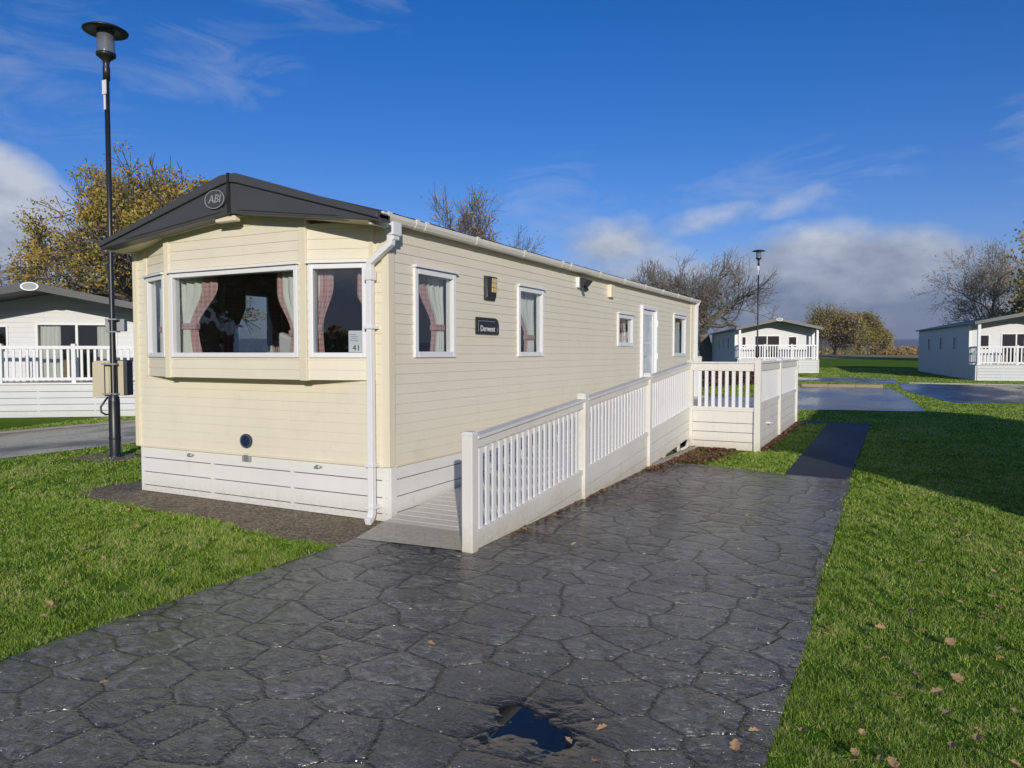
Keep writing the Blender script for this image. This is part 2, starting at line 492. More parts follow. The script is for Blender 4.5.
def tarmac(name, col=(.05, .05, .053), rough=.5, wet=.5, nsc=.6):
    t = NT(name)
    f = t.noise(t.pos, 60, 5, .7)
    b = t.noise(t.map(t.pos, (1, .45, 1)), nsc, 4, .6)
    c = t.mix(f, tuple(k * .7 for k in col), tuple(k * 1.35 for k in col))
    c = t.mix(t.rng(b, .4, .65, 0, .6), c, tuple(k * .55 for k in col))
    t.link(c, 'Base Color')
    t.link(t.rng(b, .4, .6, rough, rough * (1 - wet)), 'Roughness')
    t.link(t.bump(t.M('ADD', f, t.M('MULTIPLY', b, .6)), .6, .008), 'Normal')
    return t.mat
M_['path'] = tarmac('tarmac_path', (.040, .040, .043), .75, .2)
M_['road'] = tarmac('wet_road', (.055, .056, .058), .42, .72)
M_['slab'] = tarmac('wet_slab', (.13, .14, .15), .28, .7, .35)
M_['pitch'] = tarmac('pitch_tarmac', (.05, .052, .06), .45, .6, .5)

def gravel():
    t = NT('gravel_bed')
    v = t.vor(t.pos, 55, 'F1', 1, 'Color')
    sc = t.N.new('ShaderNodeSeparateColor'); t.L.new(v, sc.inputs[0])
    c = t.mix(sc.outputs[0], (.09, .068, .042), (.40, .32, .21))
    n = t.noise(t.pos, 3, 5, .7)
    c = t.mix(t.rng(n, .52, .7, 0, .7), c, (.07, .085, .02))
    t.link(c, 'Base Color'); t.set(Roughness=.9)
    t.link(t.bump(t.vor(t.pos, 55), 1, .02), 'Normal')
    return t.mat
M_['gravel'] = gravel()

def lawn():
    t = NT('lawn')
    a = t.noise(t.pos, .35, 5, .6); b = t.noise(t.pos, 3.5, 6, .7); c = t.noise(t.map(t.pos, (1, 1, 0)), 45, 4, .8)
    col = t.mix(t.rng(b, .3, .7, 0, 1), (.11, .20, .02), (.20, .33, .045))
    col = t.mix(t.rng(a, .45, .7, 0, .5), col, (.19, .27, .05))
    col = t.mix(t.rng(c, .35, .75, .35, 0), col, (.022, .04, .008))
    # thin worn earth patches
    w = t.noise(t.map(t.pos, (1, 1, 0), (9.2, 4.1, 0)), .9, 6, .7)
    col = t.mix(t.rng(w, .63, .72, 0, .75), col, (.07, .055, .03))
    # beyond the park the ground turns to rough dry reed and pasture
    sx = t.N.new('ShaderNodeVectorMath'); sx.operation = 'DOT_PRODUCT'
    t.L.new(t.pos, sx.inputs[0]); sx.inputs[1].default_value = (-.4575, .8892, 0)
    far = t.rng(t.M('ADD', sx.outputs['Value'], t.M('MULTIPLY', t.M('SUBTRACT', a, .5), 18)), 92, 100, 0, 1)
    col = t.mix(far, col, t.mix(b, (.50, .40, .22), (.34, .29, .13)))
    t.link(col, 'Base Color'); t.set(Roughness=.8)
    t.b.inputs['Specular IOR Level'].default_value = .0
    t.link(t.bump(t.M('ADD', c, t.M('MULTIPLY', b, .5)), .5, .025), 'Normal')
    return t.mat
M_['lawn'] = lawn()

def leafy(name, cols, trans=.35, nscale=.7, spread=.5):
    """blades and leaves: colour from a slow noise plus a random value per leaf, light passes through"""
    t = NT(name)
    n = t.noise(t.pos, nscale, 4, .6)
    f = t.M('ADD', t.M('MULTIPLY', t.M('SUBTRACT', t.rng(n, .3, .7, 0, 1), .5), 1 - spread), t.M('MULTIPLY', t.M('SUBTRACT', t.island, .5), spread * 1.6))
    if name == 'grass_blade':
        f = t.M('ADD', f, t.M('MULTIPLY', t.M('SUBTRACT', t.noise(t.pos, 6, 5, .7), .5), 1.1))
    f = t.M('ADD', f, .5, clamp=True)
    k = len(cols)
    c = t.ramp(f, [(i / (k - 1), cols[i]) for i in range(k)])
    out = t.N['Material Output']
    tl = t.N.new('ShaderNodeBsdfTranslucent'); t.L.new(c, tl.inputs[0])
    t.link(c, 'Base Color'); t.set(Roughness=.55)
    t.b.inputs['Specular IOR Level'].default_value = .25
    mx = t.N.new('ShaderNodeMixShader'); mx.inputs[0].default_value = trans
    t.L.new(t.b.outputs[0], mx.inputs[1]); t.L.new(tl.outputs[0], mx.inputs[2]); t.L.new(mx.outputs[0], out.inputs[0])
    return t.mat
M_['blade'] = leafy('grass_blade', [(.09, .18, .02), (.20, .34, .035), (.33, .50, .055), (.49, .62, .10), (.70, .66, .32)], .45, .8, .6)
M_['oakleaf'] = leafy('autumn_oak_leaf', [(.17, .18, .04), (.32, .29, .06), (.50, .40, .08), (.54, .34, .08), (.38, .19, .055)], .3, .35, .55)
M_['rust'] = leafy('rust_leaf', [(.42, .24, .10), (.58, .40, .17), (.64, .50, .24), (.48, .30, .12)], .5, .5, .6)
M_['olive'] = leafy('olive_leaf', [(.28, .26, .09), (.46, .40, .15), (.60, .48, .19), (.58, .40, .15)], .5, .3, .5)
M_['yellow'] = leafy('yellow_leaf', [(.20, .18, .03), (.34, .28, .05), (.24, .24, .05)], .3, .6, .6)
M_['redhedge'] = leafy('copper_hedge_leaf', [(.06, .035, .03), (.12, .06, .045), (.18, .10, .06)], .2, 1.2, .6)
M_['dead'] = leafy('fallen_leaf', [(.30, .15, .06), (.42, .24, .10), (.50, .33, .17), (.24, .11, .05)], .15, 4, .9)
M_['litter'] = leafy('litter_leaf', [(.10, .05, .03), (.22, .11, .05), (.30, .17, .08), (.15, .07, .035)], .1, 6, .9)
M_['bark'] = plain('bark', (.10, .085, .068), .9, 0, .35, 3, .6)
M_['palebark'] = plain('lichen_bark', (.19, .175, .14), .9, 0, .35, 2, .5)
M_['twig'] = plain('twig', (.13, .11, .09), .9, 0, .3, 1)
M_['rooftile'] = plain('dark_roof_sheet', (.045, .043, .042), .55, 0, .2, 3, .2)
M_['hill'] = plain('moorland', (.040, .055, .045), .9, 0, .4, .004)

# ------------------------------------------------------------------ ground
def build_ground():
    na = 240
    rs = [0.0]
    r = .8
    while r < 4200: rs.append(r); r *= 1.035 if r < 300 else 1.15
    V = [(0, 0, 0)]
    for r in rs[1:]:
        for j in range(na):
            a = 2 * math.pi * j / na
            x, y = r * math.cos(a), r * math.sin(a)
            V.append((x, y, ter(x, y)))
    F = [(0, 1 + j, 1 + (j + 1) % na) for j in range(na)]
    mb = MB(); mb.v = V
    for i in range(1, len(rs) - 1):
        b0 = 1 + (i - 1) * na; b1 = b0 + na
        for j in range(na):
            F.append((b0 + j, b1 + j, b1 + (j + 1) % na, b0 + (j + 1) % na))
    mb.f = F; mb.m = [0] * len(F)
    return tag(mb.build('ground', M_['lawn']), kind='structure')
build_ground()

def sheet(name, poly, mat, off, step=1.2, thick=.05):
    """a flat surface following the ground: polygon cut into a grid, with a skirt down into the earth"""
    bm = bmesh.new()
    f = bm.faces.new([bm.verts.new((x, y, 0)) for x, y in poly])
    xs = [p[0] for p in poly]; ys = [p[1] for p in poly]
    if step:
        k = math.ceil(min(xs) / step) * step
        while k < max(xs):
            bmesh.ops.bisect_plane(bm, geom=bm.verts[:] + bm.edges[:] + bm.faces[:], plane_co=(k, 0, 0), plane_no=(1, 0, 0)); k += step
        k = math.ceil(min(ys) / step) * step
        while k < max(ys):
            bmesh.ops.bisect_plane(bm, geom=bm.verts[:] + bm.edges[:] + bm.faces[:], plane_co=(0, k, 0), plane_no=(0, 1, 0)); k += step
    for v in bm.verts: v.co.z = ter(v.co.x, v.co.y) + off
    be = [e for e in bm.edges if e.is_boundary]
    ex = bmesh.ops.extrude_edge_only(bm, edges=be)
    for v in ex['geom']:
        if isinstance(v, bmesh.types.BMVert): v.co.z -= thick
    bmesh.ops.recalc_face_normals(bm, faces=bm.faces)
    me = bpy.data.meshes.new(name); bm.to_mesh(me); bm.free()
    me.materials.append(mat)
    o = bpy.data.objects.new(name, me); COL.objects.link(o)
    return tag(o, kind='structure')

def wob(p, q, n, amp, seed):
    rg = random.Random(seed)
    out = []
    for i in range(n):
        t = i / n
        out.append((p[0] + (q[0] - p[0]) * t + (rg.uniform(-amp, amp) if i else 0), p[1] + (q[1] - p[1]) * t))
    return out
drive_poly = wob((-4.15, -7), (-4.08, 4.7), 40, .018, 1) + [(-4.06, 4.92), (-4.06, 5.3), (-3.2, 6.0), (-2.95, 10.55)] + \
    [(-2.2, 10.52), (-1.18, 10.2), (-.40, 10.12)] + wob((-.39, 9.9), (-.37, -7), 50, .018, 2)
sheet('drive', drive_poly, M_['stamped'], .014, 0)
sheet('path', [(-1.18, 10.16), (-.41, 10.06), (-.30, 18.5), (-1.95, 18.5), (-1.95, 17.95), (-1.18, 17.95)], M_['path'], .010)
sheet('gravel_bed', [(-4.12, 4.66), (-4.8, 4.68), (-5.7, 4.86), (-6.83, 4.93), (-7.6, 5.02), (-8.2, 5.12), (-8.5, 5.35), (-8.45, 5.8), (-8.2, 6.4), (-8.1, 18.4), (-3.1, 18.4), (-3.1, 5.9), (-4.0, 5.3)], M_['gravel'], .006)
sheet('soil_patch', [(-10.7 + (.62 + .12 * math.sin(k * 2.3)) * math.cos(k * .449), 7.15 + (.42 + .1 * math.sin(k * 1.7)) * math.sin(k * .449)) for k in range(14)], M_['gravel'], .006, 0)
sheet('road', [(-12.05, -30), (-11.98, 25), (-11.0, 34), (-8, 38.0), (.5, 38.5), (.3, 43), (-9, 42.6), (-13.5, 40), (-15.6, 32), (-15.75, 5), (-16.2, -30)], M_['road'], .012)
sheet('concrete_pitch', [(-2.6, 21.7), (.96, 22.7), (.75, 27), (.12, 33.9), (-3.5, 33.3)], M_['slab'], .016)
sheet('tarmac_pitch', [(1.9, 26.3), (6.6, 29.2), (9.5, 38.6), (.50, 38.45), (.55, 33.0), (1.2, 29.5)], M_['pitch'], .014)

# kerbs and edging
def kerb(name, pts, w, h, mat, label):
    mb = MB()
    for (a, b) in zip(pts, pts[1:]):
        fr = Fr(a, (b[0] - a[0], b[1] - a[1]))
        l = math.hypot(b[0] - a[0], b[1] - a[1])
        n = max(1, int(l / .9))
        for i in range(n):
            u0 = l * i / n + .004; u1 = l * (i + 1) / n - .004
            z = ter(*fr.p(u0, 0, 0)[:2])
            mb.fbox(fr, u0, u1, -w / 2, w / 2, z - .05, z + h)
    o = mb.build(name, mat, bevel=.01)
    tag(o, label, 'kerb')
    return o
kerb('kerb', [(-16.1, -20), (-15.82, 8), (-15.72, 30)], .12, .045, M_['concrete'], 'thin concrete kerb along the far side of the wet road on the left')
kerb('timber_edging', [(-3.3, 33.75), (-.15, 34.35)], .22, .13, M_['timber'], 'pale tan edging log lying at the back of the wet concrete pitch')
kerb('kerb', [(.9, 38.62), (5.0, 38.85), (9.5, 38.85)], .16, .06, M_['concrete'], 'pale kerb line between the far tarmac pitch and the right-hand lodge')
kerb('concrete_footing', [(-2.93, 9.95), (-2.86, 12.3)], .12, .05, M_['concrete'], 'narrow concrete footing under the raised end of the white ramp')

# hills on the horizon
def hills():
    mb = MB(); n = 160; rg = random.Random(4)
    prof = []
    for i in range(n + 1):
        a = R(-95 + 150 * i / n)
        h = 30 + 9 * math.sin(i * .13 + 1) + 5 * math.sin(i * .37) + 3 * math.sin(i * .9)
        prof.append((a, h * 1.25))
    rows = [(2300, -.02), (2500, .55), (2800, 1.0), (3400, .9)]
    for r, k in rows:
        for a, h in prof:
            mb.v.append((r * math.sin(a), r * math.cos(a), 1.2 + h * k))
    for i in range(len(rows) - 1):
        for j in range(n):
            b = i * (n + 1) + j
            mb.f.append((b, b + 1, b + n + 2, b + n + 1)); mb.m.append(0)
    return tag(mb.build('hills', M_['hill'], smooth=True), kind='structure')
hills()
if True:
    hz = MB(); hz.box(-3600, 3600, -60, 3700, -1.5, 60)
    vm = bpy.data.materials.new('haze'); vm.use_nodes = True
    vm.node_tree.nodes.clear()
    vo = vm.node_tree.nodes.new('ShaderNodeOutputMaterial'); pv = vm.node_tree.nodes.new('ShaderNodeVolumePrincipled')
    pv.inputs['Color'].default_value = (.75, .86, 1, 1); pv.inputs['Density'].default_value = .00035
    pv.inputs['Anisotropy'].default_value = .2
    vm.node_tree.links.new(pv.outputs[0], vo.inputs['Volume'])
    tag(hz.build('haze', vm), kind='stuff')

# ------------------------------------------------------------------ cladding
def siding(mb, fr, u0, u1, z0, z1, pitch, holes=(), lip=.007, mi=0, top=None):
    """lapped boards; holes = (ua, ub, za, zb); top(u)->z optional"""
    k = 0
    z = z0
    while z < z1 - 1e-6:
        zt = min(z + pitch, z1)
        cuts = sorted({z, zt} | {h for q in holes for h in (q[2], q[3]) if z < h < zt})
        for a, b in zip(cuts, cuts[1:]):
            segs = [(u0, u1)]
            for ua, ub, za, zb in holes:
                if za < (a + b) / 2 < zb:
                    ns = []
                    for s0, s1 in segs:
                        if ub <= s0 or ua >= s1: ns.append((s0, s1)); continue
                        if ua > s0: ns.append((s0, ua))
                        if ub < s1: ns.append((ub, s1))
                    segs = ns
            def nf(q): return lip * (1 - (q - z) / pitch)
            for s0, s1 in segs:
                mb.add([fr.p(s0, nf(a), a), fr.p(s1, nf(a), a), fr.p(s1, nf(b), b), fr.p(s0, nf(b), b)], [(0, 1, 2, 3)], mi)
                if abs(a - z) < 1e-6:
                    mb.add([fr.p(s0, -.002, a), fr.p(s1, -.002, a), fr.p(s1, lip, a), fr.p(s0, lip, a)], [(0, 1, 2, 3)], mi)
        z = zt
    return mb

def skirting(mb, fr, u0, u1, z0, rows, gap=.009, joins=()):
    """flat boards with dark slits; joins = u positions where a batten closes the slit"""
    z = z0
    for i, h in enumerate(rows):
        mb.fbox(fr, u0, u1, -.02, 0, z, z + h - (gap if i < len(rows) - 1 else 0))
        z += h
    mb.fbox(fr, u0 + .003, u1 - .003, -.06, -.03, z0 + .01, z - .005, 1)  # near-black backing stands in for the shade behind the slits
    for j in joins:
        mb.fbox(fr, j - .02, j + .02, -.03, -.003, z0 + .005, z - .002, 0)
    return mb

def window(parent, fr, u0, u1, z0, z1, fw=.055, proud=.03, world=True, glassm=None, cap=True, mull=(), label=None):
    mb = MB()
    a, b = proud, -.07
    mb.fbox(fr, u0, u0 + fw, b, a, z0, z1); mb.fbox(fr, u1 - fw, u1, b, a, z0, z1)
    mb.fbox(fr, u0 + fw, u1 - fw, b, a, z0, z0 + fw); mb.fbox(fr, u0 + fw, u1 - fw, b, a, z1 - fw, z1)
    for m in mull:
        mb.fbox(fr, m - fw * .55, m + fw * .55, b, a - .004, z0 + fw, z1 - fw)
    w = mb.build('window', M_['upvc'], parent, bevel=.006, world=world)
    if label: w['label'] = label
    g = MB(); g.fbox(fr, u0 + fw - .005, u1 - fw + .005, -.02, -.016, z0 + fw - .005, z1 - fw + .005)
    MB.build(g, 'pane', glassm or M_['glass'], w, world=world)
    if cap:
        c = MB(); c.fbox(fr, u0 - .015, u1 + .015, 0, proud + .03, z1 + .002, z1 + .022)
        c.build('drip_cap', M_['upvc'], w, world=world)
    return w

def curtain(label, fr, ua, ub, z0, z1, side, tie=.52, group=None, edge=.28, parent_loc=None, n0=-.14, mat=None, tieback=True):
    """a hung curtain gathered towards one side at the tie; side -1: tied at ua, +1: tied at ub"""
    nu, nv = 40, 26
    W = ub - ua
    V = []; F = []; mi = []
    def wid(t):      # t 0 bottom .. 1 top
        if not tieback: return 1.0
        d = (t - tie)
        k = min(1.0, abs(d) / (.40 if d > 0 else .55))
        k = k * k * (3 - 2 * k)
        return (.46 + .54 * k) if d > 0 else (.46 + .22 * k)
    for j in range(nv + 1):
        t = j / nv
        w = W * wid(t)
        for i in range(nu + 1):
            s = i / nu
            uu = (ua + s * w) if side < 0 else (ub - s * w)
            nn = n0 + .018 * math.sin(s * 30 + .6 * math.sin(t * 3)) * (1.2 - .4 * s) + .006 * math.sin(s * 71 + t * 4)
            V.append(fr.p(uu, nn, z0 + (z1 - z0) * t))
    for j in range(nv):
        for i in range(nu):
            b = j * (nu + 1) + i
            F.append((b, b + 1, b + nu + 2, b + nu + 1)); mi.append(1 if (i + .5) / nu > 1 - edge else 0)
    loc = fr.p((ua + ub) / 2, n0, z0)
    mb = MB(); mb.v = [(x - loc[0], y - loc[1], z - loc[2]) for x, y, z in V]; mb.f = F; mb.m = mi
    o = mb.build('curtain', [mat or M_['curtain'], M_['tartan']], smooth=True)
    o.location = loc
    md = o.modifiers.new('thickness', 'SOLIDIFY'); md.thickness = .004
    tag(o, label, 'curtain', group)
    if tieback:
        tb = MB(); w = W * .48; zt = z0 + (z1 - z0) * tie
        c0 = (ua - .01) if side < 0 else (ub - w)
        tb.fbox(fr, c0, c0 + w + .012, n0 - .034, n0 + .036, zt - .035, zt + .035)
        tb.build('tieback', M_['tartan'], o, bevel=.015)
    return o

def text(s, size, fr, u, n, z, mat, name, parent, extrude=.002, shear=0.0, world=True, align='CENTER'):
    cu = bpy.data.curves.new('t', 'FONT'); cu.body = s; cu.size = size; cu.extrude = extrude; cu.shear = shear
    cu.align_x = align; cu.align_y = 'CENTER'
    ob = bpy.data.objects.new('t', cu); COL.objects.link(ob)
    dg = bpy.context.evaluated_depsgraph_get()
    me = bpy.data.meshes.new_from_object(ob.evaluated_get(dg))
    bpy.data.objects.remove(ob)
    mb = MB()
    mb.v = [fr.p(u + v.co.x, n + v.co.z, z + v.co.y) for v in me.vertices]
    mb.f = [tuple(p.vertices) for p in me.polygons]; mb.m = [0] * len(mb.f)
    return mb.build(name, mat, parent, world=world)

# ------------------------------------------------------------------ the cream caravan
XL, XR, YF, YB = -7.80, -4.17, 5.57, 17.66
ZK = .55
van = empty('static_caravan', (-5.98, 5.57, 0))
tag(van, 'long cream static caravan with charcoal gable and bay window, white ramp along its side', 'caravan')
FF = Fr((XL, YF), (1, 0), (0, -1))            # front wall, u from the left corner
FS = Fr((XR, YF), (0, 1), (1, 0))             # right side wall, u = y - YF
FL = Fr((XL, YB), (0, -1), (-1, 0))           # left side wall
FB = Fr((XR, YB), (-1, 0), (0, 1))            # back wall
W_, LN = XR - XL, YB - YF

side_holes = [(.40, 1.17, 1.575, 2.465), (2.67, 3.44, 1.575, 2.465), (6.5, 7.36, 1.74, 2.30), (7.84, 8.86, .62, 2.53), (10.2, 11.28, 1.55, 2.46)]
mb = MB(); siding(mb, FS, 0, LN, ZK, 2.93, .0965, side_holes)
mb.build('side_wall', M_['cream'], van)
mb = MB(); siding(mb, FL, 0, LN, ZK, 2.93, .0965, [(LN - 2.1, LN - 1.2, 1.58, 2.46)])
mb.build('side_wall', M_['cream'], van)
mb = MB(); siding(mb, FB, 0, W_, ZK, 2.9, .0965)
mb.prism([(0, 2.9), (W_, 2.9), (W_ / 2, 3.3)], FB, -.02, -.005)
mb.build('back_wall', M_['cream'], van)
# front wall: below the bay it is plain, above it is open behind the bay
ZB = 1.36                                      # underside of the bay
BL, BR = .17, W_ - .20                         # bay ends on the wall (u)
mb = MB(); siding(mb, FF, 0, W_, ZK, 2.86, .0965, [(BL, BR, ZB + .04, 2.95)])
mb.build('front_wall', M_['cream'], van)
bayp = [(XL + BL + .04, YF), (-6.98, 5.37), (-5.03, 5.37), (XL + BR + .02, YF)]
bay = empty('bay_front', (0, 0, 0)); bay.parent = van
bay.location = (0, 0, 0)
def bay_off(o): return o
bay_panels = []
for i in range(3):
    a, b = bayp[i], bayp[i + 1]
    fr = Fr(a, (b[0] - a[0], b[1] - a[1]))
    l = math.hypot(b[0] - a[0], b[1] - a[1])
    bay_panels.append((fr, l))
hole = [(.045, bay_panels[0][1] - .05), (.06, bay_panels[1][1] - .055), (.06, bay_panels[2][1] - .05)]
bpy.data.objects.remove(bay)
mb = MB()
for (fr, l), (h0, h1), zt in zip(bay_panels, hole, (2.86, 3.1, 2.86)):
    siding(mb, fr, 0, l, ZB, zt, .0965, [(h0, h1, 1.575, 2.475)])
# the bay's floor and its cream corner posts
mb.add([(x, y, ZB + .003) for x, y in bayp], [(0, 1, 2, 3)])
bw = mb.build('bay_wall', M_['cream'], van)
mb = MB()
for (x, y), w in ((bayp[1], .04), (bayp[2], .045)):
    mb = MB(); mb.box(x - w, x + w, y - .018, y + .05, ZB - .008, 3.02); mb.build('bay_trim', M_['cream_trim'], van, bevel=.006)
for (x, y) in (bayp[0], bayp[3]):
    mb = MB(); mb.box(x - .03, x + .03, y - .022, y + .02, ZB - .005, 2.9); mb.build('bay_trim', M_['cream_trim'], van, bevel=.006)
# wall corner trims
mb = MB()
mb.box(XL - .018, XL + .055, YF - .02, YF + .06, ZK - .012, 2.86); mb.box(XR - .06, XR + .02, YF - .024, YF + .075, ZK - .012, 2.88)
mb.box(XR - .05, XR + .02, YB - .30, YB + .015, ZK - .012, 2.88)
mb.fbox(FF, .06, W_ - .06, .0, .02, ZK - .02, ZK + .004); mb.fbox(FS, .08, LN - .3, .0, .02, ZK - .02, ZK + .004)
mb.build('corner_trim', M_['cream_trim'], van, bevel=.004)
# inner shell, so that the rooms read as rooms
mb = MB()
def inner(fr, l, z0, z1, hs):
    siding(mb, Fr(fr.p(0, -.075, 0)[:2], fr.u, fr.n), 0, l, z0, z1, z1 - z0, hs, 0.0)
inner(FS, LN, .60, 2.85, side_holes); inner(FL, LN, .6, 2.85, [(LN - 2.1, LN - 1.2, 1.58, 2.46)])
mb.box(XL + .08, XR - .08, YF + .02, YB - .05, .56, .60, 1)
mb.box(XL + .08, XR - .08, YF + .02, YB - .05, 2.72, 2.75)
mb.box(XL + .08, XL + 2.2, YF + 4.3, YF + 4.36, .6, 2.72); mb.box(XL + 3.0, XR - .08, YF + 4.3, YF + 4.36, .6, 2.72)
mb.box(XL + .08, XR - .08, YF + 7.5, YF + 7.55, .6, 2.72)
mb.box(XL + .1, XL + .75, YF + 2.9, YF + 4.2, .6, 1.5, 1); mb.box(XL + .1, XL + .45, YF + 2.9, YF + 4.2, 1.9, 2.6, 1)
mb.build('interior', [M_['interior'], M_['int_dark']], van)
mb = MB()
mb.box(XL + .3, XR - .3, YF + .02, YF + .62, .6, 1.05); mb.box(XL + .3, XR - .3, YF + .06, YF + .18, 1.05, 1.50)
mb.box(XR - .75, XR - .12, YF + .65, YF + 2.3, .6, 1.05); mb.box(XR - .25, XR - .10, YF + .65, YF + 2.3, 1.05, 1.5)
o = mb.build('bench_sofa', M_['sofa'], bevel=.05)
tag(o, 'pale corner sofa inside the cream caravan, seen low behind its bay window', 'sofa')
o = MB(); o.hexa([(-5.62, 5.62, 1.5), (-5.12, 5.50, 1.5), (-5.12, 5.60, 1.5), (-5.62, 5.72, 1.5), (-5.60, 5.60, 1.84), (-5.10, 5.50, 1.70), (-5.10, 5.60, 1.70), (-5.60, 5.70, 1.84)])
o = o.build('cushion', M_['curtain'], bevel=.03); tag(o, 'cream scatter cushion leaning behind the large bay window of the cream caravan', 'cushion')

# skirting
mb = MB()
SK = [.075, .155, .165, .145]
Fk = Fr((XL + .03, YF + .012), (1, 0), (0, -1))
skirting(mb, Fk, 0, W_ - .035, .012, SK, joins=(.02, 1.18, 2.35, 3.52))
mb.build('skirting', [M_['white'], M_['slit']], van, bevel=.002)
mb = MB(); Fk2 = Fr((XR - .005, YF + .03), (0, 1), (1, 0))
skirting(mb, Fk2, .09, LN - .1, .012, SK, joins=(2.4, 4.8, 7.2, 9.6))
mb.fbox(Fk2, -.008, .088, -.05, .006, .005, ZK - .015)
mb.build('skirting', [M_['white'], M_['slit']], van, bevel=.002)
mb = MB(); skirting(mb, Fr((XL + .05, YB), (0, -1), (-1, 0)), .05, LN - .05, .012, SK, joins=(2, 4, 6, 8, 10))
skirting(mb, Fr((XR - .03, YB - .03), (-1, 0), (0, 1)), 0, W_ - .08, .012, SK)
mb.build('skirting', [M_['white'], M_['slit']], van)

# windows of the bay and sides
caps = []
for (fr, l), (h0, h1), lab in zip(bay_panels, hole, ('narrow left bay window', 'large centre bay window', 'right bay window with a white card in its corner')):
    window(van, fr, h0, h1, 1.575, 2.475, .05, .03, label=lab)
for k, (a, b, z0, z1) in enumerate(side_holes):
    if k == 3: continue
    window(van, FS, a, b, z0, z1, .06 if k < 2 else .07, .028, glassm=None)
window(van, FL, LN - 2.1, LN - 1.2, 1.58, 2.46)
# door with a tall obscured pane
a, b, z0, z1 = side_holes[3]
mb = MB(); mb.fbox(FS, a, a + .07, -.07, .05, z0, z1); mb.fbox(FS, b - .07, b, -.07, .05, z0, z1); mb.fbox(FS, a + .07, b - .07, -.07, .05, z1 - .07, z1)
df = mb.build('door_frame', M_['upvc'], van, bevel=.005)
mb = MB(); mb.fbox(FS, a + .08, b - .08, -.04, -.0, z0 + .02, 1.18); mb.fbox(FS, a + .08, a + .2, -.04, -.0, 1.18, z1 - .08); mb.fbox(FS, b - .2, b - .08, -.04, -.0, 1.18, z1 - .08)
mb.fbox(FS, a + .2, b - .2, -.04, -.0, 2.36, z1 - .08)
dr = mb.build('door', M_['upvc'], van, bevel=.004)
mb = MB(); mb.fbox(FS, a + .2, b - .2, -.03, -.012, 1.18, 2.36); mb.build('pane', M_['net'], dr)
mb = MB(); mb.fbox(FS, a + .2, b - .2, -.014, -.004, 1.80, 1.83); mb.build('glazing_bar', M_['upvc'], dr)
mb = MB(); mb.fbox(FS, a + .11, a + .15, 0, .02, 1.45, 1.65); mb.tube([FS.p(a + .13, .04, 1.56), FS.p(a + .25, .04, 1.56)], .01, 6); mb.build('handle', M_['lettering'], dr)
for z in (.9, 1.5, 2.15):
    mb = MB(); mb.tube([FS.p(b - .06, .06, z), FS.p(b - .06, .06, z + .12)], .013, 8); mb.build('hinge', M_['upvc'], dr)

# curtains
cg = 'curtains hanging inside the cream caravan'
fr, l = bay_panels[0]; curtain('cream and pink tied curtain in the narrow left bay window', fr, hole[0][0] - .0, hole[0][1] + .05, 1.45, 2.5, -1, .42, cg, .38)
fr, l = bay_panels[1]
curtain('wide cream curtain with pink edge tied back in the large bay window', fr, .03, .60, 1.45, 2.5, -1, .44, cg, .34)
curtain('narrow cream curtain at the right edge of the large bay window', fr, l - .50, l - .13, 1.45, 2.5, 1, .35, cg, .3)
fr, l = bay_panels[2]
curtain('pink-edged curtain at the left of the right-hand bay window', fr, .03, .24, 1.45, 2.5, -1, .40, cg, .6)
curtain('slim pink curtain above the white card in the bay window', fr, l - .22, l - .0, 1.9, 2.5, 1, .1, cg, .5, tieback=True)
curtain('cream curtain with red tie at the right of the side window nearest the ramp foot', FS, .72, 1.15, 1.45, 2.5, 1, .42, cg, .30)
curtain('cream curtain with red tie in the second side window, beyond the black name plaque', FS, 2.92, 3.42, 1.45, 2.5, 1, .36, cg, .22)
curtain('pale curtain inside the small square window left of the glazed door', FS, 7.10, 7.34, 1.6, 2.35, 1, .4, cg, .2)
curtain('white net curtain in the side window beyond the glazed door', FS, 10.45, 11.25, 1.5, 2.5, 1, .4, cg, .0, tieback=False)
fl = Fr(FL.p(0, 0, 0)[:2], FL.u, FL.n)
curtain('dark pink curtain at the near edge of the far-side window', FL, LN - 1.5, LN - 1.1, 1.3, 2.5, 1, .4, cg, .8)
curtain('pink curtain at the far edge of the far-side window', FL, LN - 2.2, LN - 1.9, 1.3, 2.5, -1, .4, cg, .8)

# card with the pitch number, standing in the right bay window
fr, l = bay_panels[2]
mb = MB(); mb.fbox(fr, l - .265, l - .115, -.040, -.036, 1.63, 1.835)
card = mb.build('number_card', M_['card']); tag(card, 'white card reading 41 in the bottom corner of the right bay window', 'card')
text('41', .080, fr, l - .185, -.034, 1.668, M_['blacktext'], 'lettering', card, .0008)
mb = MB()
rg = random.Random(3)
for k in range(4):
    mb.fbox(fr, l - .250, l - .250 + rg.uniform(.05, .11), -.0355, -.034, 1.795 - k * .02, 1.803 - k * .02)
mb.build('print', M_['print'], card)

# roof, fascia, gutter
AX, AZ = -5.76, 3.37
roofp = [(XL - .04, 2.84), (AX, AZ - .015), (XR + .08, 2.875)]
mb = MB()
cs = [(XL - .05, 2.835), (AX, AZ - .02), (XR + .12, 2.885), (XR + .12, 2.862), (AX, AZ - .09), (XL - .05, 2.80)]
Fy = Fr((0, 5.30), (1, 0), (0, -1))
mb.prism(cs, Fy, 0, -(YB + .12 - 5.30))
roof = mb.build('roof', M_['rooftile'], van)
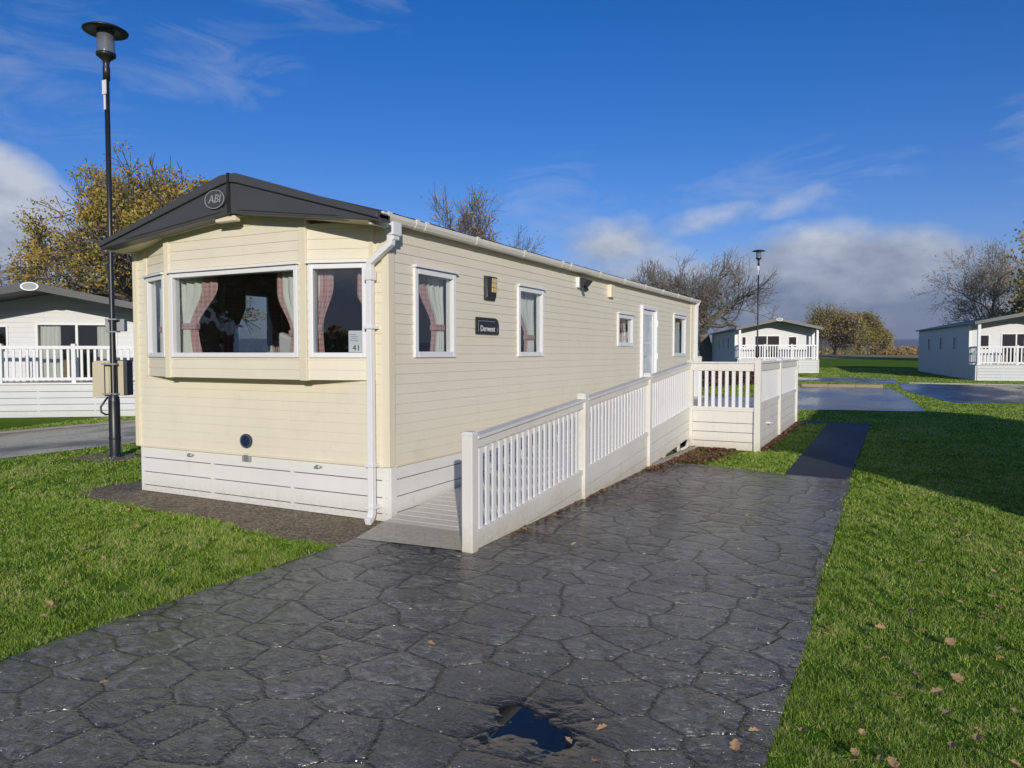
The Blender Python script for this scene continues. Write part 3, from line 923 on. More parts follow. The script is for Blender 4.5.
# pressed tile steps across the roof sheet
mb = MB()
y = 5.45; k = 0
while y < YB + .1:
    for (x0, z0, x1, z1) in ((XL - .055, 2.837, AX, AZ - .018), (AX, AZ - .018, XR + .13, 2.888)):
        nseg = 10
        for i in range(nseg):
            t0, t1 = i / nseg, (i + 1) / nseg
            xa, xb = x0 + (x1 - x0) * t0, x0 + (x1 - x0) * t1
            za, zb = z0 + (z1 - z0) * t0, z0 + (z1 - z0) * t1
            mb.add([(xa, y, za + .013), (xb, y, zb + .013), (xb, y + .34, zb + .004), (xa, y + .34, za + .004), (xa, y, za - .002), (xb, y, zb - .002)], [(0, 1, 2, 3), (0, 1, 5, 4)])
    y += .345
mb.build('roof_tiles', M_['rooftile'], roof)
mb = MB(); mb.box(-5.2, -4.78, 12.2, 12.95, 2.98, 3.13); mb.build('roof_vent', M_['charcoal'], roof, bevel=.03)
# front fascia, two moulded halves with raised lips
Ff = Fr((0, 5.15), (1, 0), (0, -1))
def fasc(mbx, tipx, sgn):
    tz, bz = 2.835, 2.772
    az, abz = 3.372, 2.99
    ax = AX + .004 * sgn
    mbx.prism([(tipx, bz), (ax, abz), (ax, az - .012), (ax + .10 * sgn, az - .014), (tipx, tz)], Ff, 0, -.16)
    # top lip
    mbx.prism([(tipx, tz - .045), (ax + .10 * sgn, az - .10), (ax + .015 * sgn, az - .085), (ax + .015 * sgn, az - .004), (ax + .10 * sgn, az - .006), (tipx, tz + .006)], Ff, .028, -.14)
    # raised lower panel
    q = tipx - .45 * sgn
    mbx.prism([(q, bz + .055 + .02), (ax + .10 * sgn, abz + .02), (ax + .10 * sgn, az - .135), (q, tz + .045)], Ff, .012, -.01)
mb = MB(); fasc(mb, -7.78, -1)
f1 = mb.build('fascia', M_['charcoal'], van, bevel=.008)
mb = MB(); fasc(mb, -3.945, 1)
f2 = mb.build('fascia', M_['charcoal'], van, bevel=.008)
mb = MB(); mb.box(AX - .012, AX + .012, 5.118, 5.32, 2.99, 3.378); mb.build('ridge_seam', M_['black'], van, bevel=.003)
# soffit under the overhang
mb = MB()
mb.add([(-7.76, 5.17, 2.785), (AX, 5.17, 3.0), (AX, YF + .05, 3.0), (-7.76, YF + .05, 2.785), (-4.07, 5.17, 2.785), (-4.07, YF + .05, 2.785)], [(0, 1, 2, 3), (1, 4, 5, 2)])
mb.box(-7.80, -7.76, 5.2, YF + .05, 2.76, 2.80); mb.box(-4.10, -4.07, 5.2, YF + .02, 2.76, 2.80)
mb.build('soffit', M_['cream_trim'], van)
mb = MB(); mb.box(-6.02, -5.74, 5.19, 5.26, 2.925, 2.985); mb.build('downlight', M_['cream_trim'], van, bevel=.01)
# round gable badge
bx, bz = -5.935, 3.135
mb = MB()
def disc(mbx, r0, r1, n0, n1, fr, u, z, sx=1, k=36, inner_x=None):
    vs = []
    for r, n in ((r0, n0), (r0, n1), (r1, n1), (r1, n0)):
        for j in range(k):
            a = 2 * math.pi * j / k
            vs.append(fr.p(u + r * sx * math.cos(a), n, z + r * math.sin(a)))
    fs = []
    for q in range(4):
        for j in range(k):
            fs.append((q * k + j, q * k + (j + 1) % k, ((q + 1) % 4) * k + (j + 1) % k, ((q + 1) % 4) * k + j))
    mbx.add(vs, fs)
disc(mb, .001, .094, .012, .034, Ff, bx, bz, 1.5)
bd = mb.build('round_badge', M_['charcoal'], van)
mb = MB(); disc(mb, .086, .092, .03, .038, Ff, bx, bz, 1.5); mb.build('badge_rim', M_['grey'], bd)
text('ABI', .115, Ff, bx, .037, bz, M_['grey'], 'lettering', bd, .003, .25)

# gutter
mb = MB()
gy0, gy1 = 5.33, YB + .14
gx, gz = XR + .09, 2.885
prof = [(-.055, 0), (-.052, -.035), (-.035, -.066), (0, -.078), (.035, -.066), (.052, -.035), (.055, 0), (.048, 0), (.03, -.058), (0, -.068), (-.03, -.058), (-.048, 0)]
k = len(prof)
for yy in (gy0, gy1):
    mb.v += [(gx + a, yy, gz + b) for a, b in prof]
for i in range(k):
    mb.f.append((i, (i + 1) % k, k + (i + 1) % k, k + i)); mb.m.append(0)
mb.f.append(tuple(range(7))); mb.m.append(0)
mb.box(gx - .055, gx + .055, gy0 - .012, gy0 + .004, gz - .078, gz + .004)
g = mb.build('gutter', M_['gutter'], van)
def gclip(y, w=.028):
    mb = MB()
    pr2 = [(a * 1.1, b * 1.1) for a, b in prof[:7]]
    n = len(pr2)
    for yy in (y - w, y + w): mb.v += [(gx + a, yy, gz + b + .004) for a, b in pr2]
    for i in range(n - 1): mb.f.append((i, i + 1, n + i + 1, n + i)); mb.m.append(0)
    mb.f += [tuple(range(n)), tuple(range(2 * n - 1, n - 1, -1))]; mb.m += [0, 0]
    mb.box(gx - .06, gx + .058, y - w * .7, y + w * .7, gz - .004, gz + .012)
    return mb.build('gutter_clip', M_['gutter'], g)
for y in (5.42, 5.86, 6.02, 7.02, 8.2, 9.4, 9.7, 10.9, 12.1, 13.3, 14.5, 15.7, 16.9): gclip(y)
mb = MB(); mb.box(gx - .05, gx + .05, 5.46, 5.60, 2.70, 2.82); mb.box(gx - .04, gx + .04, 5.48, 5.58, 2.66, 2.70); mb.build('outlet', M_['upvc'], g, bevel=.01)
px_, py_ = -4.315, 5.485
mb = MB(); mb.tube([(gx, 5.50, 2.72), (gx, 5.495, 2.625), (px_, py_, 2.46), (px_, py_, .10), (px_ - .005, py_ - .02, .05), (px_, py_ - .07, .03)], .031, 4, square=True)
mb.build('downpipe', M_['upvc'], van, bevel=.006)
mb = MB()
mb.box(px_ - .042, px_ + .042, py_ - .042, py_ + .042, 2.30, 2.40)
mb.build('pipe_joint', M_['upvc'], van, bevel=.004)
for z in (1.86, .56, .16):
    mb = MB(); mb.box(px_ - .048, px_ + .048, py_ - .045, YF + .02, z - .014, z + .014)
    mb.build('pipe_clip', M_['upvc'], van, bevel=.004)
mb = MB(); mb.tube([(XR + .10, YB + .05, 2.86), (XR + .07, YB - .02, 2.74), (XR + .06, YB - .03, .1)], .034, 4, square=True); mb.build('downpipe', M_['upvc'], van)
# ramp-side fittings
mb = MB(); mb.fbox(FS, 1.81, 2.05, 0, .03, 2.235, 2.515)
wl = mb.build('wall_lantern', M_['black'], van, bevel=.008)
mb = MB(); mb.hexa([FS.p(1.82, .03, 2.25), FS.p(2.04, .03, 2.25), FS.p(2.03, .05, 2.27), FS.p(1.83, .05, 2.27), FS.p(1.82, .03, 2.51), FS.p(2.04, .03, 2.51), FS.p(2.04, .06, 2.51), FS.p(1.82, .06, 2.51)])
mb.build('lantern_cage', M_['black'], wl, bevel=.004)
mb = MB()
for i in range(2):
    for j in range(3):
        mb.fbox(FS, 1.915 + i * .060, 1.965 + i * .060, .052, .066, 2.33 + j * .056, 2.38 + j * .056)
mb.build('lantern_pane', M_['amber'], wl)
mb = MB()
u0, u1, z0, z1 = 1.60, 2.13, 1.84, 2.03
pts = [(u0, z0), (u1, z0), (u1, z1 - .08)] + [(u1 - .09 + .09 * math.cos(R(a)), z1 - .09 + .09 * math.sin(R(a))) for a in (15, 35, 55, 75, 90)] + [(u0, z1)]
mb.prism(pts, FS, .012, .035)
pl = mb.build('name_plaque', M_['blackgloss'], van, bevel=.004)
text('Derwent', .095, FS, 1.85, .037, 1.90, M_['whitetext'], 'lettering', pl, .001)
mb = MB()
for a, b, c, d in ((u0 + .03, u1 - .10, z1 - .045, z1 - .039), (u0 + .03, u0 + .036, z0 + .02, z1 - .045), (u1 - .05, u1 - .044, z0 + .02, z1 - .11)):
    mb.fbox(FS, a, b, .034, .037, c, d)
mb.build('plaque_line', M_['lettering'], pl)
mb = MB(); mb.fbox(FS, 4.62, 4.72, 0, .05, 2.60, 2.76); fd = mb.build('floodlight_base', M_['upvc'], van, bevel=.01)
mb = MB(); mb.hexa([FS.p(4.66, .05, 2.62), FS.p(4.84, .05, 2.62), FS.p(4.84, .10, 2.60), FS.p(4.66, .10, 2.60), FS.p(4.66, .05, 2.75), FS.p(4.84, .05, 2.75), FS.p(4.86, .19, 2.71), FS.p(4.66, .19, 2.71)])
mb.tube([FS.p(4.75, .10, 2.60), FS.p(4.75, .13, 2.55)], .035, 10)
mb.build('floodlight', M_['blackgloss'], fd, bevel=.008)
mb = MB(); mb.fbox(FS, 6.0, 6.2, 0, .07, 2.55, 2.76); mb.build('vent_box', M_['cream_trim'], van, bevel=.01)
# front-wall fittings
mb = MB(); disc(mb, .001, .075, .012, .030, FF, -6.024 - XL, .69, 1.1, 28); b2 = mb.build('oval_badge', M_['navy'], van)
mb = MB(); disc(mb, .062, .066, .028, .032, FF, -6.024 - XL, .69, 1.1, 28); mb.build('badge_rim', M_['lettering'], b2)
mb = MB(); mb.fbox(Fk, -6.01 - XL - .12, -6.01 - XL + .0, 0, .025, .465, .555)
vb = mb.build('vent_cover', M_['grey'], van, bevel=.005)
mb = MB(); mb.fbox(Fk, -6.01 - XL - .075, -6.01 - XL - .015, .02, .04, .48, .54); mb.build('flap', M_['lettering'], vb)
for u in (.86, 2.72):
    mb = MB(); mb.tube([Fk.p(u - .05, .01, .47), Fk.p(u, .035, .485), Fk.p(u + .05, .01, .48)], [.012, .02, .008], 8)
    mb.build('turn_catch', M_['lettering'], van, smooth=True)

# ------------------------------------------------------------------ decking and ramp
RX = -2.98; DX = -1.87; DY0 = 12.40; DY1 = 17.95
deck = empty('decking', (-2.98, 5.05, 0))
tag(deck, 'white plastic ramp and decking with balustrade along the side of the cream caravan', 'decking')
def rz(y): return .03 + .0755 * (y - 5.1) if y < DY0 else .03 + .0755 * (DY0 - 5.1)
ZD = rz(DY0)
# ramp floor boards (run across) and deck floor boards
mb = MB(); y = 5.40; n = 0
while y < DY0:
    y1 = min(y + .14, DY0)
    za, zb = rz(y), rz(y1 - .006)
    x0, x1 = XR + .03, RX - .045
    mb.hexa([(x0, y, za - .03), (x1, y, za - .03), (x1, y1 - .006, zb - .03), (x0, y1 - .006, zb - .03), (x0, y, za), (x1, y, za), (x1, y1 - .006, zb), (x0, y1 - .006, zb)])
    y = y1
mb.build('ramp_boards', M_['deck_white'], deck, bevel=.003)
mb = MB(); y = DY0 + .06
while y < DY1 - .02:
    mb.box(XR + .03, DX - .05, y, min(y + .134, DY1 - .02), ZD - .03, ZD); y += .14
mb.build('deck_boards', M_['deck_white'], deck, bevel=.003)
# checkered metal threshold plate
mb = MB(); zz = rz(5.40)
mb.add([(-4.06, 4.94, .020), (-3.04, 5.02, .020), (-3.04, 5.42, zz + .006), (XR + .04, 5.42, zz + .006)], [(0, 1, 2, 3)])
for i in range(13):
    for j in range(4):
        u = .05 + i * .076; v = (j + .5) / 4
        x = -4.06 + u; yy = 4.98 + .42 * v; z = .024 + (zz - .014) * v
        a = .8 if (i + j) % 2 else -.8
        ca, sa = math.cos(a) * .028, math.sin(a) * .028
        if x < -3.07: mb.add([(x - ca, yy - sa, z + .001), (x + sa * .3, yy - ca * .3, z + .004), (x + ca, yy + sa, z + .001), (x - sa * .3, yy + ca * .3, z + .004)], [(0, 1, 2, 3)])
mb.build('threshold_plate', painted('treadplate', (.46, .43, .36), .38, .06, .3), deck)

def post(x, y, zt, z0=0.0, w=.05):
    mb = MB(); mb.box(-w, w, -w, w, z0, zt - .03)
    mb.hexa([(-w - .008, -w - .008, zt - .03), (w + .008, -w - .008, zt - .03), (w + .008, w + .008, zt - .03), (-w - .008, w + .008, zt - .03),
             (-w * .8, -w * .8, zt), (w * .8, -w * .8, zt), (w * .8, w * .8, zt), (-w * .8, w * .8, zt)])
    o = mb.build('post', M_['deck_white'], deck, bevel=.005, world=False)
    o.location = (x + 2.98, y - 5.05, 0)
    return o
post(RX, 5.05, .99); post(RX, 7.50, 1.18); post(RX, 9.96, 1.345); post(RX + .01, DY0, 1.50, .0, .05)
post(DX, DY0, 1.54); post(DX, 14.95, 1.54); post(DX, 17.9, 1.54); post(XR + .1, 17.9, 1.54)

bal_mb = MB(); bal_mb.box(-.008, .008, -.028, .028, 0, 1)
BAL = None
def balusters(x0, y0, x1, y1, zb0, zb1, h, n):
    """n upright slats, copies of one mesh"""
    global BAL
    ang = math.atan2(y1 - y0, x1 - x0) - math.pi / 2
    for i in range(n):
        t = (i + 1) / (n + 1)
        x, y = x0 + (x1 - x0) * t, y0 + (y1 - y0) * t
        z = zb0 + (zb1 - zb0) * t
        if BAL is None:
            BAL = bal_mb.build('baluster', M_['upvc'], deck, world=False); o = BAL
        else:
            o = BAL.copy(); COL.objects.link(o); o.parent = deck
        o.location = (x + 2.98, y - 5.05, z); o.rotation_euler = (0, 0, ang); o.scale = (1, 1, h)

def rail(x0, y0, x1, y1, za, zb, hb, name='handrail', w=.045):
    """rail between two points: za, zb = top height at each end; hb = depth"""
    fr = Fr((x0, y0), (x1 - x0, y1 - y0)); l = math.hypot(x1 - x0, y1 - y0)
    mb = MB()
    def seg(n0, n1, d0, d1):
        mb.hexa([fr.p(0, n0, za - d1), fr.p(l, n0, zb - d1), fr.p(l, n1, zb - d1), fr.p(0, n1, za - d1), fr.p(0, n0, za - d0), fr.p(l, n0, zb - d0), fr.p(l, n1, zb - d0), fr.p(0, n1, za - d0)])
    if name == 'handrail':
        seg(-.055, .055, 0, .028); seg(-.03, .03, .03, hb)
    else:
        seg(-.03, .03, 0, hb)
    return mb.build(name, M_['deck_white'], deck, bevel=.004)
def htop(y): return .955 + .0705 * (y - 5.16)
def hbot(y): return .168 + .0745 * (y - 5.21)
secs = [(5.10, 7.45), (7.55, 9.91), (10.01, 12.35)]
for (a, b) in secs:
    rail(RX, a, RX, b, htop(a), htop(b), .105)
    rail(RX, a, RX, b, hbot(a), hbot(b), .055, 'bottom_rail')
    balusters(RX, a, RX, b, hbot(a) - .01, hbot(b) - .01, (htop((a + b) / 2) - .09) - hbot((a + b) / 2) + .0, 19)
HT = 1.475
rail(RX + .06, DY0, DX - .05, DY0, HT, HT, .15); rail(RX + .06, DY0, DX - .05, DY0, .725, .725, .07, 'bottom_rail')
balusters(RX + .06, DY0, DX - .05, DY0, .72, .72, .62, 8)
for a, b in ((DY0 + .05, 14.9), (15.0, 17.85)):
    rail(DX, a, DX, b, HT, HT, .15); rail(DX, a, DX, b, .80, .80, .07, 'bottom_rail')
    balusters(DX, a, DX, b, .79, .79, .55, 17 if a < 14 else 20)
# side boards: parallel to the ramp, cut off by the ground
def sboard(y0, y1, d0, d1, sec):
    """board under the ramp floor between depths d0<d1 below the bottom rail line"""
    pts = []
    n = 12
    lo, up = [], []
    for i in range(n + 1):
        y = y0 + (y1 - y0) * i / n
        t = hbot(y) - .062 - d0; bt = max(hbot(y) - .062 - d1, .012)
        if t <= bt + .004: continue
        lo.append((y, bt)); up.append((y, t))
    if len(lo) < 2: return
    sec.prism([(y - 5.0, z) for y, z in lo] + [(y - 5.0, z) for y, z in reversed(up)], Fr((RX, 5.0), (0, 1), (1, 0)), -.012, .016)
for (a, b) in secs:
    mb = MB()
    for k in range(4):
        sboard(a, b, k * .152, k * .152 + .145, mb) if not (a > 10 and k == 3) else None
    if a > 10:
        pass
    mb.build('side_boards', M_['deck_white'], deck, bevel=.003)
mb = MB()
mb.tube([(RX - .02, 11.9, .02), (RX + .03, 12.05, .05), (RX + .03, 12.2, .16)], .03, 8)
mb.build('drain_elbow', M_['deck_white'], deck, smooth=True)
for y in (10.9, 11.75):
    mb = MB(); mb.box(RX - .035, RX + .0, y - .03, y + .03, 0, .35); mb.build('ramp_leg', M_['deck_white'], deck)
mb = MB(); mb.box(XR + .05, RX - .03, 5.5, 5.54, .005, .02)
Fd = Fr((RX, DY0), (1, 0), (0, -1))
mb = MB(); z = .012
for h in (.14, .155, .155, .20):
    mb.fbox(Fd, .06, DX - RX - .05, -.01, .012, z, z + h - .008); z += h
mb.build('side_boards', M_['deck_white'], deck, bevel=.003)
Fe = Fr((DX, DY0), (0, 1), (1, 0))
for a, b in ((.05, 2.5), (2.6, DY1 - DY0 - .1)):
    mb = MB(); z = .012
    for h in (.14, .155, .155, .20, .09):
        mb.fbox(Fe, a, b, -.01, .012, z, z + h - .008); z += h
    mb.build('side_boards', M_['deck_white'], deck, bevel=.003)
mb = MB(); mb.tube([Fe.p(.95, .0, .40), Fe.p(1.0, .06, .40), Fe.p(1.12, .09, .38)], .018, 8); mb.build('tap', M_['upvc'], deck)

# ------------------------------------------------------------------ lamp posts
def lamp_post(loc, label, box=True):
    t = empty('lamp_post', loc); tag(t, label, 'lamp post', 'black globe-less park lamp posts')
    x, y, z = loc
    mb = MB(); mb.lathe([(.0, 0), (.11, 0), (.11, .02), (.082, .05), (.082, .86), (.076, .93), (.050, .99), (.044, 1.02), (.038, 3.2), (.036, 5.80), (.0, 5.80)], (x, y, z), 20)
    mb.lathe([(.086, .28), (.088, .30), (.086, .32)], (x, y, z), 20)
    mb.build('pole', M_['black'], t, smooth=True)
    mb = MB(); mb.lathe([(.0, 5.78), (.05, 5.78), (.052, 5.96), (.042, 6.0), (.055, 6.07), (.12, 6.125), (.14, 6.14), (.14, 6.18), (.0, 6.18)], (x, y, z), 28)
    mb.build('collar', M_['black'], t, smooth=True)
    mb = MB(); mb.lathe([(.128, 6.17), (.124, 6.53), (.120, 6.53), (.122, 6.17)], (x, y, z), 28)
    mb.build('lantern', M_['lampglass'], t, smooth=True)
    mb = MB(); mb.lathe([(.02, 6.17), (.035, 6.25), (.035, 6.41), (.05, 6.53)], (x, y, z), 14); mb.build('bulb_holder', M_['grey'], t, smooth=True)
    mb = MB(); mb.lathe([(.0, 6.515), (.15, 6.515), (.31, 6.50), (.32, 6.515), (.26, 6.55), (.14, 6.575), (.0, 6.585)], (x, y, z), 36)
    mb.build('hat', M_['black'], t, smooth=True)
    mb = MB(); mb.box(x - .045, x + .045, y - .048, y - .036, z + 5.56, z + 5.77); mb.box(x - .02, x + .02, y - .044, y - .034, z + 5.33, z + 5.55)
    mb.build('label_plate', M_['upvc'], t)
    if box:
        c = Fr((x, y), (.889, .4575)); c = Fr((x, y), (.889, .4575), (.4575, -.889))
        mb = MB(); mb.fbox(c, -.32, .12, -.30, -.06, .96, 1.50, 0); 
        mb.fbox(c, -.355, -.10, -.055, -.048, .94, 1.48, 0)
        cb = mb.build('meter_cabinet', M_['tan_box'], t, bevel=.01); cb['label'] = 'tan meter cabinet strapped to the pole'
        mb = MB(); mb.fbox(c, -.035, .155, -.29, -.10, .955, 1.51); mb.build('cabinet_side', M_['dark_box'], cb, bevel=.006)
        mb = MB(); mb.fbox(c, -.17, -.155, -.05, -.042, .95, 1.47); mb.build('door_seam', M_['dark_box'], cb)
        for zz in (1.45, .985):
            mb = MB(); mb.fbox(c, -.16, .06, -.06, .05, zz - .012, zz + .012); mb.build('strap', M_['lettering'], t)
        mb = MB(); mb.tube([c.p(-.13, -.1, .95), c.p(-.15, -.02, .88), c.p(-.21, .0, .78), c.p(-.20, .0, .70), c.p(-.13, .01, .665), c.p(-.04, .02, .67)], .015, 8); mb.build('cable', M_['black'], t, smooth=True)
        mb = MB(); mb.fbox(c, -.15, .15, -.16, -.06, 1.96, 2.15); mb.build('junction_box', M_['grey'], t, bevel=.01)
        for zz in (1.95, 2.14):
            mb = MB(); mb.fbox(c, -.09, .09, -.06, .05, zz - .01, zz + .01); mb.build('strap', M_['lettering'], t)
    return t
lamp_post((-10.68, 7.23, 0), 'tall black lamp post at the left with a tan meter cabinet strapped to it')
lamp_post((-5.87, 38.59, ter(-5.87, 38.59)), 'distant black lamp post beyond the white decking, before the middle lodge', False)

# ------------------------------------------------------------------ white lodges
def lodge(label, loc, rot, w=5.0, length=12.5, vd=1.25, doors=(-1.25, .35), wins=((-2.05, -1.75), (.85, 1.4)), sidewins=(), rail_on=True, details=True, zd=.80, ze=2.72, za=3.22, side='left'):
    t = empty('holiday_lodge', (loc[0], loc[1], ter(*loc)), rot); tag(t, label, 'lodge', 'white holiday lodges round the park')
    h = w / 2
    F = Fr((-h, vd), (1, 0), (0, -1))
    ph = .13
    # walls
    dh = [(doors[0] + h, doors[1] + h, zd + .02, 2.42)] if doors else []
    wh = [(a + h, b + h, zd + .75, 2.35) for a, b in wins]
    mb = MB(); siding(mb, F, 0, w, zd if vd > .1 else .55, ze + .0, ph, dh + wh, .012)
    mb.prism([(0, ze), (w, ze), (h, za - .06)], F, -.03, -.005)
    mb.build('front_wall', M_['lodge_white'], t, world=False)
    FSl = Fr((-h, length), (0, -1), (-1, 0)); FSr = Fr((h, vd), (0, 1), (1, 0))
    sl = length - vd
    for FS_, s in ((FSl, 'left'), (FSr, 'right')):
        hs = [(sl - b, sl - a, 1.55, 2.35) if s == 'left' else (a, b, 1.55, 2.35) for a, b in sidewins] if s == side else []
        mb = MB(); siding(mb, FS_, 0, sl, .02, ze, ph, hs, .012); mb.build('side_wall', M_['lodge_white'], t, world=False)
        for a, b, c, d in hs: window(t, FS_, a, b, c, d, .05, .03, world=False, cap=False)
    mb = MB(); FBk = Fr((h, length), (-1, 0), (0, 1)); siding(mb, FBk, 0, w, .02, ze, ph)
    mb.prism([(0, ze), (w, ze), (h, za - .06)], FBk, -.03, -.005); mb.build('back_wall', M_['lodge_white'], t, world=False)
    # dim rooms behind the glass
    mb = MB(); mb.box(-h + .1, h - .1, vd + .1, length - .1, zd - .05, zd); mb.box(-h + .1, h - .1, vd + .1, length - .1, ze - .05, ze - .02)
    mb.box(-h + .1, h - .1, vd + 3.4, vd + 3.5, zd, ze); mb.box(-h + .08, -h + .12, vd + .1, length - .1, zd, ze) if not sidewins else None
    mb.build('interior', M_['int_dark'], t, world=False)
    # roof with dark trim
    rf = Fr((0, -.18), (1, 0), (0, -1))
    e = .14
    sl_ = (za - ze) / (h)
    cs = [(-h - e, ze + .02 - e * sl_), (0, za + .05), (h + e, ze + .02 - e * sl_), (h + e, ze - .06 - e * sl_), (0, za - .06), (-h - e, ze - .06 - e * sl_)]
    mb = MB(); mb.prism(cs, rf, 0, -(length + .35)); roof_ = mb.build('roof', M_['rooftile'], t, world=False)
    cs2 = [(-h - e - .03, ze + .055 - e * sl_), (0, za + .085), (h + e + .03, ze + .055 - e * sl_), (h + e + .03, ze - .10 - e * sl_), (0, za - .10), (-h - e - .03, ze - .10 - e * sl_)]
    mb = MB(); mb.prism(cs2, rf, .03, -.03); mb.build('fascia', M_['charcoal'], t, world=False)
    if details:
        mb = MB()
        for s_ in (-1, 1): mb.tube([(s_ * (h + e + .02), -.1, ze - .05), (s_ * (h + e + .02), length + .1, ze - .05)], .05, 8)
        mb.build('gutter', M_['grey'], t, world=False)
    # gable infill under the veranda roof
    if vd > .1:
        Fv = Fr((-h, .06), (1, 0), (0, -1))
        mb = MB(); skirting(mb, Fv, .05, w - .05, .02, [(zd - .05) / 5] * 5, .012, joins=(1.2, 2.5, 3.8)); mb.build('skirting', [M_['lodge_white'], M_['slit']], t, world=False)
        for s_ in (-1, 1):
            mb = MB(); mb.box(s_ * h - .03, s_ * h + .03, .08, vd, .02, zd - .02); mb.build('skirting', M_['lodge_white'], t, world=False)
        mb = MB(); mb.box(-h, h, .0, vd, zd - .02, zd + .02); mb.build('veranda_floor', M_['white'], t, world=False)
        for xx in (-h + .10, h - .10):
            for yy in (.09,):
                mb = MB(); mb.box(xx - .065, xx + .065, yy - .065, yy + .065, zd, ze - .02); mb.build('veranda_post', M_['upvc'], t, bevel=.006, world=False)
        mb = MB(); mb.box(h - .16, h - .04, vd - .13, vd - .02, zd, ze); mb.build('veranda_post', M_['upvc'], t, world=False)
        if rail_on:
            runs = [((-h + .17, .09), (h - .17, .09)), ((-h + .10, .17), (-h + .10, vd - .02)), ((h - .10, .17), (h - .10, vd - .14))]
            bo = None
            for (a, b) in runs:
                fr = Fr(a, (b[0] - a[0], b[1] - a[1])); l = math.hypot(b[0] - a[0], b[1] - a[1])
                mb = MB(); mb.fbox(fr, 0, l, -.045, .045, zd + .86, zd + .94); mb.build('handrail', M_['upvc'], t, world=False)
                mb = MB(); mb.fbox(fr, 0, l, -.03, .03, zd + .08, zd + .15); mb.build('bottom_rail', M_['upvc'], t, world=False)
                n = int(l / .155)
                for i in range(n):
                    p = fr.p((i + .5) * l / n, 0, zd + .14)
                    if bo is None:
                        mb = MB(); mb.box(-.03, .03, -.01, .01, 0, .73); bo = mb.build('baluster', M_['upvc'], t, world=False); c = bo
                    else:
                        c = bo.copy(); COL.objects.link(c); c.parent = t
                    c.location = p; c.rotation_euler = (0, 0, math.atan2(fr.u[1], fr.u[0]))
            for q in (-h / 3, h / 3):
                mb = MB(); mb.box(q - .05, q + .05, .035, .145, zd, zd + .99); mb.build('rail_post', M_['upvc'], t, bevel=.005, world=False)
    if details:
        bf = Fr((0, -.215), (1, 0), (0, -1))
        mb = MB(); disc(mb, .001, .105, 0, .02, bf, 0, za - .03, 2.0, 28)
        bg = mb.build('oval_badge', M_['grey'], t, world=False)
        mb = MB(); disc(mb, .085, .103, .018, .026, bf, 0, za - .03, 2.0, 28); mb.build('badge_rim', M_['card'], bg, world=False)
    # doors and windows
    if doors:
        a, b = doors[0] + h, doors[1] + h
        window(t, F, a, b, zd + .03, 2.42, .06, .03, world=False, cap=False, mull=((a + b) / 2,), label='glazed patio door in two leaves')
    for a, b in wins: window(t, F, a + h, b + h, zd + .75, 2.35, .05, .03, world=False, cap=False)
    for xx in (-h + .03, h - .03):
        mb = MB(); mb.box(xx - .06, xx + .06, vd - .02, vd + .05, .05, ze); mb.build('corner_trim', M_['upvc'], t, world=False)
    return t

def wframe(loc, rot, vd, w):
    """world frame of a lodge's front wall"""
    c, s = math.cos(rot), math.sin(rot)
    o = (loc[0] + (-w / 2) * c - vd * s, loc[1] + (-w / 2) * s + vd * c)
    return Fr(o, (c, s), (s, -c))

LL, LRot = (-18.72, 10.65), R(37)
lodge('white lodge with a railed veranda at the left edge, across the wet road', LL, LRot, 5.0, 12, 1.3, doors=(-.55, 1.45), wins=((-2.3, -1.2), (1.95, 2.35)), zd=.86, ze=2.78, za=3.27, side='right', sidewins=((2, 3),))
LF = wframe(LL, LRot, 1.3, 5.0)
lg = 'curtains in the glazed doors of the left lodge'
curtain('yellowish curtain at the left of the left lodge\'s glazed doors', LF, 2.02, 2.5, .9, 2.38, -1, .5, lg, 0, tieback=False, n0=-.12)
curtain('yellowish curtain at the right of the left lodge\'s glazed doors', LF, 3.40, 3.9, .9, 2.38, 1, .5, lg, 0, tieback=False, n0=-.12)
curtain('pale curtain in the narrow window of the left lodge, right of its glazed doors', LF, 4.5, 4.72, 1.5, 2.38, -1, .5, lg, 0, tieback=False, n0=-.12)
ML, MRot = (-6.12, 48.6), R(19)
lodge('middle distant white lodge with front veranda, seen over the decking', ML, MRot, 4.9, 13, 1.25, sidewins=((2.5, 3.3), (5.0, 5.6), (7.2, 7.8)), zd=.85, ze=2.85, za=3.40)
RL, RRot = (6.6, 43.6), R(9)
rl = lodge('white lodge at the right edge with three small windows in its side', RL, RRot, 5.3, 13.5, 1.35, doors=(-1.25, .1), wins=((-2.2, -1.75), (.75, 1.6)), sidewins=((2.6, 3.2), (5.7, 6.3), (8.6, 9.3)), zd=.80, ze=2.95, za=3.45)
RF = wframe(RL, RRot, 1.35, 5.3)
curtain('pale curtain inside the glazed doors of the right-edge lodge', RF, 2.45, 2.72, .9, 2.38, 1, .5, None, 0, tieback=False, n0=-.12)
# television aerial on the right lodge
mb = MB(); mb.tube([(-2.5, 12.9, 2.5), (-2.5, 12.9, 3.55)], .02, 6); mb.tube([(-2.9, 12.9, 3.45), (-2.2, 12.9, 3.45)], .012, 5)
for k in range(6): mb.tube([(-2.85 + k * .1, 12.75, 3.45), (-2.85 + k * .1, 13.05, 3.45)], .006, 4)
mb.build('aerial', M_['grey'], rl, world=False)
# neighbours whose shadow falls on the lawn and whose shapes show in the glass
lodge('white lodge on the next pitch to the right, its shadow lying across the lawn', (6.25, 3.95), 0, 3.7, 9.1, 0.0, doors=None, wins=((-1.2, .2),), sidewins=((2, 3), (5, 6)), rail_on=False, details=False, ze=2.85, za=3.38)
lodge('white lodge behind the photographer, mirrored in the bay window glass', (0.5, -13.5), R(180), 4.5, 11, 0.0, doors=None, wins=((-1.2, .2),), rail_on=False, details=False, ze=2.85, za=3.38)

